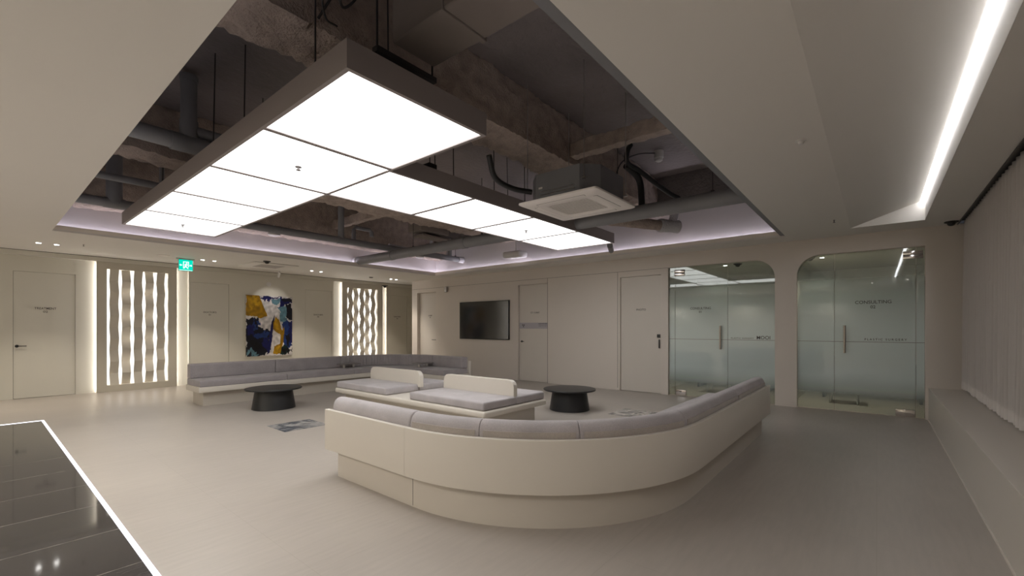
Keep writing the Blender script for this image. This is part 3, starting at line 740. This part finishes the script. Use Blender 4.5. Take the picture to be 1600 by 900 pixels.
def face_mesh():
    m = MB(); bm = m.bm
    def ring(x0, x1, y0, y1, z, r, n=6):
        vs = []
        for (cx, cy, a0) in ((x1-r, y1-r, 0), (x0+r, y1-r, PI/2), (x0+r, y0+r, PI), (x1-r, y0+r, 3*PI/2)):
            for k in range(n+1):
                a = a0+k*PI/2/n; vs.append(bm.verts.new((cx+r*math.cos(a), cy+r*math.sin(a), z)))
        return vs
    rs = [ring(ax0, ax1, ay0, ay1, az+.03, .03), ring(ax0, ax1, ay0, ay1, az+.012, .03), ring(ax0+.02, ax1-.02, ay0+.02, ay1-.02, az, .04), ring(ax0+.22, ax1-.22, ay0+.22, ay1-.22, az-.002, .05), ring(ax0+.235, ax1-.235, ay0+.235, ay1-.235, az+.01, .045)]
    for A, B in zip(rs, rs[1:]):
        n = len(A)
        for k in range(n): bm.faces.new((A[k], A[(k+1) % n], B[(k+1) % n], B[k]))
    return m
face_mesh().build('face_panel', M['acface'], ac)
m = MB(); gx0_, gx1_, gy0_, gy1_ = ax0+.235, ax1-.235, ay0+.235, ay1-.235
m.box(gx0_, gx1_, gy0_, gy1_, az+.012, az+.02)
gr = m.build('intake_grille', M['acdark'], ac)
m = MB()
for i in range(18):
    x = gx0_+(gx1_-gx0_)*i/17; m.box(x-.0045, x+.0045, gy0_, gy1_, az+.002, az+.012)
    y = gy0_+(gy1_-gy0_)*i/17; m.box(gx0_, gx1_, y-.0045, y+.0045, az+.002, az+.012)
m.build('grille_mesh', M['acface'], gr)
for (x0, x1, y0, y1) in ((ax0+.10, ax0+.165, ay0+.2, ay1-.2), (ax1-.165, ax1-.10, ay0+.2, ay1-.2), (ax0+.2, ax1-.2, ay0+.10, ay0+.165), (ax0+.2, ax1-.2, ay1-.165, ay1-.10)):
    m = MB(); m.box(x0, x1, y0, y1, az-.004, az+.004, .0035, 2)
    v_ = m.build('air_vane', M['acface'], ac)
    m = MB(); m.box(x0-.006, x1+.006, y0-.006, y1+.006, az-.0012, az+.003, .001, 1); m.build('vane_gap', M['acdark'], v_)
for x, y in ((bx0+.05, by0+.10), (bx1-.05, by0+.05), (bx0+.05, by1-.05), (bx1-.05, by1-.05)):
    xx = bx0-.01 if x < 4.4 else bx1+.01
    m = MB(); m.tube((xx, y, az+.16), (xx, y, PZ), .005, n=8); m.box(xx-.02, xx+.02, y-.02, y+.02, az+.15, az+.165); m.build('hanger_rod', M['steel'], ac)
m = MB(); m.spline([(bx0, by1-.1, az+.14), (bx0-.2, by1+.02, az+.16), (bx0-.45, by1+.05, az+.22), (bx0-.6, by1+.0, az+.4)], .03, 12); m.build('refrigerant_hose', M['black'], ac)

# ------------------------------------------------------------------ sofas
def sweep(mb, endA, endB, r, prof, s0, s1, n_arc=40, cap=True, ripple=0):
    """local frame: leg A runs down x=0 from y=endA to y=r, quarter arc, leg B along y=0 to x=endB. s = distance along."""
    La = endA-r; Lr = r*PI/2; L = La+Lr+(endB-r)
    def at(s):
        if s <= La: return Vector((0, endA-s)), Vector((1, 0))
        if s <= La+Lr:
            a = (s-La)/r; return Vector((r-r*math.cos(a), r-r*math.sin(a))), Vector((math.cos(a), math.sin(a)))
        return Vector((r+(s-La-Lr), 0)), Vector((0, 1))
    ss = {s0, s1}
    for i in range(n_arc+1):
        q = La+Lr*i/n_arc
        if s0 < q < s1: ss.add(q)
    if ripple:
        k = int((s1-s0)/.0125)
        for i in range(k): ss.add(s0+(s1-s0)*i/k)
    rings = []
    for s in sorted(ss):
        p, nv = at(s)
        rip = ripple*math.sin(s*2*PI/.075) if ripple else 0
        sh = 0
        rings.append([mb.bm.verts.new((p.x+nv.x*(i_+ (rip if i_ > .12 else 0)), p.y+nv.y*(i_+(rip if i_ > .12 else 0)), z)) for i_, z in prof])
    n = len(prof)
    for A, B in zip(rings, rings[1:]):
        for k in range(n): mb.bm.faces.new((A[k], A[(k+1) % n], B[(k+1) % n], B[k]))
    mb.bm.faces.new(rings[0][::-1]); mb.bm.faces.new(rings[-1])
    return mb
def rrect(a0, a1, z0, z1, r, n=5, rb=None):
    rb = r if rb is None else rb
    pts = []
    for (cx, cz, rr, st_) in ((a1-r, z1-r, r, 0), (a0+r, z1-r, r, PI/2), (a0+rb, z0+rb, rb, PI), (a1-rb, z0+rb, rb, 3*PI/2)):
        for k in range(n+1):
            a = st_+k*PI/2/n; pts.append((cx+rr*math.cos(a), cz+rr*math.sin(a)))
    return pts
def end_round(o, w=.02):
    bv = o.modifiers.new('soft_edge', 'BEVEL'); bv.width = w; bv.segments = 4; bv.limit_method = 'ANGLE'; bv.angle_limit = math.radians(60)
    bv.harden_normals = False
def sofa(label, origin, rz, endA, endB, r, back_cuts, seat_cuts, pA, pB, seams, fab, strip, ripple=0, top=.715, mB=.06, pe=0, tight=0):
    root = thing('banquette_sofa', label, 'sofa', (origin[0], origin[1], 0), rz)
    La = endA-r; Lr = r*PI/2; L = La+Lr+(endB-r)
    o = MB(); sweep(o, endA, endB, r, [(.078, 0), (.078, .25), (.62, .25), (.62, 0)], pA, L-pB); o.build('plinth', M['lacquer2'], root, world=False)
    o = MB(); sweep(o, endA, endB, r, rrect(.043, .765, .248, .34, .008, 3), 0, L); o.build('seat_base', M['lacquer'], root, world=False)
    cuts = [0]+seams+[L-pe]
    for a, b_ in zip(cuts, cuts[1:]):
        o = MB(); sweep(o, endA, endB, r, rrect(0, .042, .25, .61, .004, 2), a+(.0015 if a else 0), b_-(.0015 if b_ < L-pe else 0)); o.build('back_panel', M['lacquer'], root, world=False)
    for s in seams:
        o = MB(); sweep(o, endA, endB, r, [(.0765, .01), (.0765, .25), (.08, .25), (.08, .01)], s-.002, s+.002); o.build('plinth_joint', M['gap'], root, world=False)
    cs = [.05]+seat_cuts+[L-min(.05, mB)]
    for a, b_ in zip(cs, cs[1:]):
        o = MB(); sweep(o, endA, endB, r, rrect(.05, .755, .341, .452, .028, 4, .012), a+.003, b_-.003)
        q = o.build('seat_cushion', fab, root, world=False); end_round(q, .018)
    bs = [.04]+back_cuts+[L-mB]
    for i, (a, b_) in enumerate(zip(bs, bs[1:])):
        prof = [(.245, .455), (.235, top-.10), (.215, top-.05), (.19, top-.02), (.155, top-.003), (.125, top), (.095, top-.006), (.07, top-.025), (.056, top-.055), (.05, top-.09), (.048, .455)] if strip else rrect(.05, .225, .455, top-.015, .03, 4, .01)
        curved = a < La+Lr*.9 and b_ > La+Lr*.2
        o = MB(); ga = .0012 if (tight and i >= 2) else .004; gb = .0012 if (tight and i >= 1) else .004
        sweep(o, endA, endB, r, prof, a+ga, b_-gb, ripple=ripple if curved else 0)
        q = o.build('back_cushion', fab, root, world=False); end_round(q, .006 if (tight and 1 <= i < len(bs)-2) else .018)
        if strip and b_ > La*.95+.2:
            o = MB(); sweep(o, endA, endB, r, [(.0445, .46), (.0445, .652), (.052, .652), (.052, .46)], a+.03, b_-.03)
            o.build('cushion_backing', M['fab_beige'], q, world=False, label='beige fabric strip along the cushion back')
    return root
sofa('large cream curved L-shaped banquette in the foreground, seen from behind', (2.025, 1.055), 0, 2.815, 4.47, 1.62,
     [1.17, 1.81, 2.52, 3.52, 5.09], [1.2, 2.4, 3.7, 5.2], .09, .10, [1.17], M['fab'], True, mB=.04, tight=1)
ra = 1.55; la = 2.6-ra
sofa('long cream curved banquette with dark grey cushions in front of the painting wall', (7.0, 9.55), PI, 2.6, 4.6, ra,
     [la-.02, la+ra*PI/2+.2, la+ra*PI/2+1.6], [la-.05, la+ra*PI/2+.18, la+ra*PI/2+1.6], .12, .10, [], M['fab_dark'], False, .0035, top=.72, mB=.012, pe=.08)

# little tablets on the far banquette
def tablet(x, y, rz, lb):
    t_ = thing('side_tablet', lb, 'side table', (x, y, .458), rz, 'side tablets on the far banquette')
    m = MB(); m.box(-.22, .22, -.13, .13, .075, .092, .006); m.build('table_top', M['tablet'], t_, world=False)
    for sx_ in (-.12, .12):
        m = MB(); m.tube((sx_, 0, 0), (sx_, 0, .076), .028, n=20); m.build('leg', M['steel'], t_, world=False)
tablet(5.33, 9.12, .1, 'small grey tray table on the far banquette, left one')
tablet(6.50, 7.98, .1, 'small grey tray table on the far banquette, right one')

# island bench in the middle
isl = thing('island_bench', 'double-sided cream island bench with grey seats and two low backboards', 'bench', (4.5, 5.4, 0))
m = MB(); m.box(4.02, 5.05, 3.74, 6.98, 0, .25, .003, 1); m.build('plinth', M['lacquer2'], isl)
m = MB(); m.box(3.89, 5.19, 3.63, 7.10, .25, .335, .03, 4); m.build('platform', M['lacquer'], isl)
def cushion(x0, x1, y0, y1):
    m = MB(); m.box(x0, x1, y0, y1, .336, .445, .026, 4); m.build('seat_cushion', M['fab'], isl)
for y0, y1 in ((3.66, 5.10), (5.66, 7.07)):
    cushion(3.905, 4.535, y0, y1); cushion(4.54, 5.175, y0, y1)
def backboard(y0, y1):
    m = MB(); z0, z1, r = .40, .655, .10; X = 4.505
    pts = [(X, y0, z0), (X, y1, z0)] + [(X, y1-r+r*math.cos(a), z1-r+r*math.sin(a)) for a in [i*PI/2/10 for i in range(11)]] + [(X, y0+r-r*math.sin(a), z1-r+r*math.cos(a)) for a in [i*PI/2/10 for i in range(11)]]
    m.prism(pts, (.075, 0, 0)); q = m.build('backboard', M['lacquer'], isl); end_round(q, .006)
backboard(3.68, 5.05); backboard(5.61, 6.99)

# round black tables
def rtable(x, y, lb, ang=0):
    t_ = thing('coffee_table', lb, 'coffee table', (x, y, 0), 0, 'round black tables')
    m = MB(); m.lathe([(.325, 0), (.33, .004), (.285, .30), (.28, .318)], x, y, n=64); m.build('base', M['table'], t_)
    m = MB(); m.lathe([(.40, .316), (.425, .320), (.43, .328), (.43, .338), (.426, .344), (.42, .345)], x, y, n=80); m.build('table_top', M['table'], t_)
rtable(3.21, 7.84, 'round black coffee table in front of the long far banquette')
rtable(6.27, 3.93, 'round black coffee table right of the island bench')

# marble floor tiles
m = MB(); m.box(2.55, 3.14, 5.9, 6.46, 0, .004); tag(m.build('marble_floor_tile', M['marble']), 'blue grey marble tile in the floor left of the foreground sofa', 'floor tile', 'marble tiles in the floor')
m = MB(); m.box(6.30, 6.90, 2.66, 3.24, 0, .004); tag(m.build('marble_floor_tile', M['marble2']), 'pale marble tile in the floor right of the round table', 'floor tile', 'marble tiles in the floor')

# ------------------------------------------------------------------ luminous wall panels
def wall_panel(x0, x1, s0, pitch, slot, z0, z1, lb, period):
    root = thing('luminous_wall_panel', lb, 'wall light', ((x0+x1)/2, WY-PT, 0))
    yF = WY-PT
    xe = s0+5*pitch+slot
    m = MB(); holed(m, 'y', yF, yF+.045, x0, x1, 0, 2.725, [(s0, xe, z0, z1)])
    m.box(s0-.01, s0, yF+.03, WY+.19, z0, z1); m.box(xe, xe+.01, yF+.03, WY+.19, z0, z1); m.box(s0, xe, yF+.03, WY+.19, z1, z1+.01); m.box(s0, xe, yF+.03, WY+.19, z0-.01, z0)
    m.build('surround', M['board'], root, smooth=False)
    m = MB(); m.box(s0, xe, WY+.18, WY+.19, z0, z1); m.build('glowing_back', M['slotled'], root, smooth=False)
    n = 5; half = period/2
    for k in range(n):
        a = s0+slot+k*pitch; b_ = a+(pitch-slot)
        m = MB(); z = z0; i = 0 if k % 2 == 0 else 1
        zs = []; zz = z0
        first = True; j = 0
        while zz < z1-1e-4:
            zs.append((zz, j)); zz += half; j += 1
        zs.append((z1, j))
        lo, hi = (.012, .095) if k % 2 == 0 else (.03, .125)
        pr = []
        for (q, jj) in zs: pr.append((yF + (lo if (jj+i) % 2 == 0 else hi), q))
        back = [(y_+.012, q) for y_, q in pr][::-1]
        m.prism([(a, y_, q) for y_, q in pr+back], (b_-a, 0, 0))
        m.build('folded_strip', M['strip'], root, smooth=False)
        if k % 2 == 0:
            m = MB(); m.box(a+.03, b_-.03, yF+.125, yF+.13, z0+.02, z1-.02); m.build('led_strip', M['stripled'], root, smooth=False)
    for xa in (x0+.055, x1-.063):
        m = MB(); m.box(xa, xa+.008, yF+.047, WY-.012, .02, 2.70); m.build('edge_light', M['wallled'], root, smooth=False)
    return root
wall_panel(1.61, 2.97, 1.767, .198, .052, .14, 2.585, 'left luminous panel of folded beige strips beside the treatment door', .49)
wall_panel(7.07, 8.48, 7.235, .198, .052, .14, 2.575, 'right luminous panel of folded beige strips near the alcove', .49)

# ------------------------------------------------------------------ painting
def painting():
    root = thing('abstract_painting', 'abstract canvas in blue, white and yellow lit from above', 'painting', (4.98, FY-.02, .6))
    x0, x1, z0, z1 = 4.40, 5.56, .607, 2.19
    W, Hh = 170, 226
    yel = (.58, .43, .02); yel2 = (.68, .52, .05); wht = (.78, .76, .75); nav = (.020, .022, .085); blu = (.045, .065, .30); mid = (.10, .20, .42); pale = (.36, .50, .55); blk = (.008, .008, .015); teal = (.05, .16, .15)
    polys = [  # (colour, polygon in u right, v down, jitter)
        (wht, [(0, 0), (1, 0), (1, 1), (0, 1)], 0),
        (nav, [(0, .36), (.28, .38), (.25, .52), (.48, .55), (.5, .9), (.3, 1), (0, 1)], .03),
        (mid, [(.18, .40), (.26, .44), (.24, .56), (.1, .58)], .04), (mid, [(.20, .62), (.48, .60), (.46, .70), (.16, .72)], .03),
        (blu, [(.05, .48), (.2, .5), (.12, .66), (.04, .64)], .04), (blu, [(.34, .72), (.5, .70), (.48, .90), (.36, .88)], .04), (blk, [(.08, .78), (.3, .76), (.36, .92), (.16, .88)], .04),
        (pale, [(0, .90), (.25, .93), (.3, .99), (0, .99)], .05),
        (blu, [(.28, .0), (1, .02), (1, .1), (.80, .18), (.74, .22), (.66, .2), (.72, .12), (.74, .04), (.55, .04), (.52, .09)], .03),
        (pale, [(.52, .03), (.72, .03), (.73, .08), (.66, .14), (.55, .12)], .02),
        (nav, [(.84, .10), (1, .12), (1, .36), (.9, .38), (.86, .24)], .03), (nav, [(.74, .04), (1, .03), (1, .08), (.8, .10)], .02),
        (pale, [(.72, .2), (.82, .16), (.88, .30), (.9, .42), (.74, .46), (.70, .34)], .03),
        (mid, [(.76, .44), (1, .40), (1, .86), (.84, .88), (.78, .7)], .03), (blu, [(.92, .46), (1, .44), (1, .8), (.93, .78)], .03), (nav, [(.84, .66), (.95, .64), (.93, .84), (.86, .84)], .03),
        (teal, [(.72, .88), (.86, .84), (.88, .98), (.7, 1)], .04), (blk, [(.80, .90), (.98, .88), (.97, .96), (.82, .98)], .05),
        (blu, [(.61, .30), (.585, .45), (.56, .62), (.54, .76), (.5, .96), (.44, .98), (.47, .78), (.5, .6), (.55, .42)], .008), (nav, [(.605, .30), (.60, .40), (.575, .54), (.56, .45)], .006),
        (yel, [(0, 0), (.27, 0), (.34, .14), (.43, .30), (.43, .35), (.30, .38), (.10, .34), (0, .32)], .012), (yel2, [(.02, .02), (.2, .01), (.27, .15), (.1, .24)], .03),
        (yel, [(.63, .34), (.70, .40), (.74, .52), (.78, .58), (.83, .50), (.82, .62), (.78, .80), (.73, .96), (.64, .99), (.56, .97), (.60, .84), (.72, .80), (.74, .66), (.68, .63), (.58, .56), (.59, .44)], .008),
        (yel2, [(.63, .36), (.68, .44), (.70, .56), (.62, .56), (.60, .46)], .01), (yel2, [(.62, .86), (.74, .82), (.68, .97), (.58, .96)], .015),
        (wht, [(.60, .60), (.72, .64), (.73, .78), (.60, .83), (.55, .80), (.56, .68)], .008)]
    def inside(x, y, P):
        r = False; n = len(P); j = n-1
        for i in range(n):
            if (P[i][1] > y) != (P[j][1] > y) and x < (P[j][0]-P[i][0])*(y-P[i][1])/(P[j][1]-P[i][1])+P[i][0]: r = not r
            j = i
        return r
    m = MB(); g = []
    for j in range(Hh+1):
        g.append([m.bm.verts.new((x0+(x1-x0)*i/W, FY-.041, z1-(z1-z0)*j/Hh)) for i in range(W+1)])
    lay = m.bm.loops.layers.color.new('paint')
    for j in range(Hh):
        for i in range(W):
            fc = m.bm.faces.new((g[j][i], g[j][i+1], g[j+1][i+1], g[j+1][i]))
            u = (i+.5)/W; v = (j+.5)/Hh; col = wht
            for ci, (cl, P, jt) in enumerate(polys):
                if jt:
                    q = Vector((u*5, v*4, ci*3.3)); du = jt*1.8*noise.noise(q*1.8)+jt*noise.noise(q*6); dv = jt*1.8*noise.noise(q*1.8+Vector((9, 9, 9)))+jt*noise.noise(q*6+Vector((5, 5, 5)))
                else: du = dv = 0
                if inside(u+du, v+dv, P): col = cl
            sft = 1+.22*noise.noise(Vector((u*14+v*9, v*16-u*8, 2)))
            for lp in fc.loops: lp[lay] = (col[0]*sft, col[1]*sft, col[2]*sft, 1)
    mt, nt, b = nt_new('painted_canvas'); vc = nt.nodes.new('ShaderNodeVertexColor'); vc.layer_name = 'paint'
    nt.links.new(vc.outputs[0], b.inputs['Base Color']); b.inputs['Roughness'].default_value = .35
    m.build('canvas', mt, root)
    m = MB(); m.box(x0, x1, FY-.039, FY-.001, z0, z1); m.build('stretcher', M['board'], root)
painting()

# ------------------------------------------------------------------ television
tv = thing('television', 'wide black flat television mounted on the beige wall', 'television', (WX, 8.29, 1.03))
m = MB(); m.box(WX-.045, WX-.001, 7.375, 9.21, 1.03, 2.07, .006); m.build('cabinet', M['black'], tv)
m = MB(); m.box(WX-.0475, WX-.0455, 7.39, 9.195, 1.05, 2.056); m.build('screen', M['screen'], tv)

# ------------------------------------------------------------------ exit sign
ex = thing('exit_sign', 'green illuminated exit sign with white running figure and arrows under the ceiling', 'exit sign', (2.86, 11.36, 2.80))
m = MB(); m.box(2.735, 2.992, 11.35, 11.38, 2.555, 2.798, .004); m.box(2.70, 3.02, 11.34, 11.39, 2.80, ZC); m.build('housing', M['steel'], ex)
m = MB(); m.box(2.740, 2.987, 11.347, 11.3495, 2.560, 2.793); m.build('sign_face', M['exit'], ex, smooth=False)
m = MB(); yy = 11.3455
def sp(pts): m.prism([(2.740+.247*u, yy, 2.56+.233*v) for u, v in pts], (0, .001, 0))
sp([(.30, .20), (.30, .84), (.72, .84), (.72, .34), (.66, .34), (.66, .78), (.36, .78), (.36, .20)])
m.tube((2.740+.247*.56, yy, 2.56+.233*.70), (2.740+.247*.56, yy+.001, 2.56+.233*.70), .014)
sp([(.42, .62), (.60, .63), (.66, .50), (.62, .47), (.57, .56), (.55, .40), (.70, .22), (.64, .18), (.48, .34), (.38, .18), (.31, .22), (.42, .40)])
sp([(.04, .50), (.14, .62), (.14, .54), (.24, .54), (.24, .46), (.14, .46), (.14, .38)])
sp([(.96, .50), (.86, .62), (.86, .54), (.76, .54), (.76, .46), (.86, .46), (.86, .38)])
sp([(.03, .03), (.97, .03), (.97, .07), (.03, .07)])
m.build('pictogram', M['exitw'], ex, smooth=False, label='white running figure in a doorway between two arrows')

# ------------------------------------------------------------------ ceiling fittings
dl_pos = [(.71, 11.22, 'leftmost, before the treatment door'), (.93, 11.22, 'second from left, before the treatment door'), (3.15, 11.28, 'just right of the exit sign'), (3.37, 11.28, 'second to the right of the exit sign'),
          (5.55, 11.28, 'left one before the second doctor door'), (5.80, 11.28, 'right one before the second doctor door'), (8.0, 11.33, 'left one before the alcove'), (8.2, 11.33, 'right one before the alcove')]
def downlight(x, y, z, lb, power, grp='recessed downlights', size=1.5, col=(1, .90, .76)):
    t_ = thing('downlight', 'small round recessed downlight ' + lb, 'downlight', (x, y, z), group=grp)
    m = MB(); m.lathe([(.045, z-.001), (.045, z-.004), (.034, z-.004), (.034, z-.001)], x, y, n=24); m.build('trim_ring', M['white_plastic'], t_)
    m = MB(); m.lathe([(.032, z-.006), (.032, z-.0045)], x, y, n=24); m.build('lens', M['dl'], t_)
    ld_ = bpy.data.lights.new('lamp', 'SPOT'); ld_.energy = power; ld_.spot_size = size; ld_.spot_blend = .6; ld_.color = col; ld_.shadow_soft_size = .03
    lo = bpy.data.objects.new('lamp', ld_); C.objects.link(lo); lo.parent = t_; lo.location = (0, 0, -.012)
for x, y, lb in dl_pos: downlight(x, y, ZC, lb, DL_W)
for x, y in ((-1.6, 11.25), (-1.4, 11.25)): downlight(x, y, ZC, 'beyond the left end of the wall, %s one' % ('left' if x < -1.5 else 'right'), DL_W)
for x, y, lb in ((-1.6, 1.5, 'added as fill behind the viewer, nearest'), (-1.6, 4.5, 'added as fill left of the stone floor, middle'), (-1.6, 7.5, 'added as fill left of the stone floor, far one'), (-3.2, 1.5, 'added as fill by the back wall, nearest'), (-3.2, 4.5, 'added as fill by the back wall, middle'), (-3.2, 7.5, 'added as fill by the back wall, far one')): downlight(x, y, ZC, lb, 45 if y < 2 else 72, 'downlights at the rear', 2.5, (1, .95, .88))  # unseen lamps added as fill for the floor and ceiling
downlight(-.9, .1, ZC, 'added as fill just behind the viewer, left one', 9, 'downlights at the rear', 2.6, (1, .95, .88)); downlight(-.2, -.72, ZC, 'added as fill just behind the viewer, by the curtain', 7, 'downlights at the rear', 2.6, (1, .95, .88))  # two more added lamps out of view, brightening the right floor and foreground
downlight(9.6, .75, 2.60, 'seen through the right glass front', 26, 'downlights in the consulting rooms', 2.2)
downlight(9.6, 2.35, 2.60, 'seen through the left glass front', 26, 'downlights in the consulting rooms', 2.2)

def ceiling_dot(name, x, y, prof, mt, lb, cat, z=ZC):
    m = MB(); m.lathe([(r, z+dz) for r, dz in prof], x, y, n=24); return tag(m.build(name, mt), lb, cat)
SPK = [(.012, 0), (.014, -.004), (.006, -.006), (.006, -.03), (.016, -.032), (.016, -.035)]
ceiling_dot('ceiling_sprinkler', 1.23, 10.83, SPK, M['tablet'], 'tiny sprinkler in the ceiling before the left luminous panel', 'sprinkler')
ceiling_dot('ceiling_sprinkler', 7.48, .45, SPK, M['tablet'], 'tiny sprinkler in the ceiling near the sloping recess', 'sprinkler')
ceiling_dot('ceiling_speaker', 2.45, 11.2, [(.10, 0), (.10, -.006), (.09, -.008)], M['acface'], 'round flush ceiling speaker left of the exit sign', 'speaker')
ceiling_dot('motion_sensor', 4.13, .46, [(.038, 0), (.038, -.006), (.022, -.012), (.018, -.03), (.01, -.034)], M['white_plastic'], 'small white ceiling sensor right of the opening', 'sensor')
ceiling_dot('motion_sensor', 7.34, 11.35, [(.06, 0), (.06, -.01), (.04, -.03)], M['tablet'], 'small round ceiling sensor before the right luminous panel', 'sensor')
def dome(x, y, lb, z=ZC):
    t_ = thing('dome_camera', lb, 'security camera', (x, y, z))
    m = MB(); m.lathe([(.075, z), (.075, z-.012), (.06, z-.02)], x, y, n=28); m.build('camera_base', M['black'], t_)
    m = MB(); m.lathe([(.045, z-.018), (.043, z-.035), (.033, z-.052), (.015, z-.06)], x, y, n=24); m.build('camera_dome', M['black'], t_)
dome(4.12, 9.97+.45, 'black dome camera on the ceiling before the painting')
dome(8.62, -.80, 'black dome camera on the ceiling beside the curtain')
dome(9.5, .92, 'black dome camera seen through the right glass front', 2.60)
dome(9.5, 2.1, 'black dome camera seen through the left glass front', 2.60)
# flush cassette before the painting
t_ = thing('flush_air_conditioner', 'flush white cassette air conditioner in the ceiling before the painting', 'air conditioner', (4.45, 11.1, ZC))
m = MB(); m.box(3.95, 4.92, 10.62, 11.62, ZC-.02, ZC-.0005, .01); m.build('face_panel', M['ceil'], t_)
m = MB(); m.box(4.18, 4.70, 10.86, 11.38, ZC-.024, ZC-.0205); gq = m.build('intake_grille', mat('grey_intake_mesh', (.42, .385, .36), .6), t_)
# painting spotlight
t_ = thing('picture_spotlight', 'small white spotlight on the ceiling aimed at the painting', 'spotlight', (5.0, 11.95, ZC))
m = MB(); m.tube((5.02, 11.95, ZC), (5.02, 11.95, ZC-.05), .012); m.tube((5.02, 11.92, ZC-.04), (5.02, 12.0, ZC-.155), .034, n=24); m.build('lamp_head', M['white_plastic'], t_)
ld_ = bpy.data.lights.new('picture_lamp', 'SPOT'); ld_.energy = 28; ld_.spot_size = 1.5; ld_.spot_blend = 1.0; ld_.color = (1, .96, .93); ld_.shadow_soft_size = .02
lo = bpy.data.objects.new('picture_lamp', ld_); C.objects.link(lo); lo.parent = t_; lo.location = (.02, .03, -.16); lo.rotation_euler = (math.radians(28), 0, 0)
m = MB(); m.tube((4.965, FY-.012, 2.50), (4.965, FY, 2.50), .06, n=28); tag(m.build('alarm_bell', M['white_plastic']), 'small round pale device on the wall above the painting', 'wall device')
t_ = thing('emergency_light', 'clear round emergency light on the wall left of the television', 'emergency light', (WX, 9.77, 2.45))
m = MB(); m.lathe([(.03, 2.56), (.055, 2.54), (.06, 2.46), (.05, 2.40), (.02, 2.385)], WX-.062, 9.77, n=20); m.build('lamp_glass', M['steel'], t_)
# camera at the alcove corner
m = MB(); m.box(8.42, 8.56, WY-PT-.17, WY-PT-.025, 2.70, 2.722, .004); m.lathe([(.05, 2.70), (.045, 2.67), (.02, 2.65)], 8.49, WY-PT-.10, n=20)
tag(m.build('corner_camera', M['black']), 'black camera at the top right of the right luminous panel', 'security camera')

# ------------------------------------------------------------------ consulting room furniture (seen through the glass)
def desk(cx, cy, lb):
    t_ = thing('desk', lb, 'desk', (cx, cy, 0))
    m = MB(); m.box(cx-.3, cx+.45, cy-.75, cy+.75, .70, .73, .004); m.build('table_top', M['lacquer'], t_)
    for s_ in (-.7, .7):
        m = MB(); m.box(cx-.22, cx+.4, cy+s_-.02, cy+s_+.02, 0, .70); m.build('leg', M['black'], t_)
    m = MB(); m.box(cx+.1, cx+.12, cy-.68, cy+.68, .30, .70); m.build('modesty_panel', M['tablet'], t_)
def chair(cx, cy, lb):
    t_ = thing('office_chair', lb, 'chair', (cx, cy, 0))
    m = MB(); m.box(cx-.22, cx+.22, cy-.22, cy+.22, .43, .48, .02); m.build('seat', M['fab_dark'], t_)
    m = MB(); m.box(cx-.24, cx-.2, cy-.2, cy+.2, .52, .85, .015); m.build('backrest', M['fab_dark'], t_)
    for a, b_ in ((-1, -1), (-1, 1), (1, -1), (1, 1)):
        m = MB(); m.tube((cx+.2*a, cy+.2*b_, 0), (cx+.16*a, cy+.15*b_, .44), .012); m.build('leg', M['steel'], t_)
desk(10.75, .1, 'pale desk seen dimly through the right glass front'); chair(9.95, .45, 'chair seen dimly through the right glass front')
desk(10.75, 2.45, 'pale desk seen dimly through the left glass front'); chair(9.95, 2.55, 'chair seen dimly through the left glass front')

# potted palm in the left rear of the lobby (shows as a reflection in the glass)
t_ = thing('potted_palm', 'potted palm standing at the rear of the lobby', 'plant', (-2.6, 1.9, 0))
m = MB(); m.lathe([(.17, 0), (.22, .4), (.23, .42), (.20, .42), (.19, .38)], -2.6, 1.9, n=32); m.build('pot', M['pot'], t_)
m = MB()
for k in range(16):
    a = k*2.4; el = .5+.9*random.random(); L_ = .9+.5*random.random()
    P = [Vector((-2.6, 1.9, .4+.5*random.random()*0))]
    for i in range(9):
        q = i/8; P.append(Vector((-2.6+math.cos(a)*q*L_*.75, 1.9+math.sin(a)*q*L_*.75, .4+q*1.7*el-q*q*.7)))
    m.path(P[1:], .006, 6)
    for i in range(2, 9):
        d_ = Vector((-math.sin(a), math.cos(a), 0))
        for sg in (-1, 1):
            b0 = P[i]; tip = b0 + d_*sg*.22 + Vector((math.cos(a)*.10, math.sin(a)*.10, -.08)); w_ = Vector((math.cos(a), math.sin(a), 0))*.018
            m.quad(b0-w_, (b0+tip)/2-w_+Vector((0, 0, .02)), tip, (b0+tip)/2+w_+Vector((0, 0, .02)))
m.build('fronds', M['leaf'], t_)
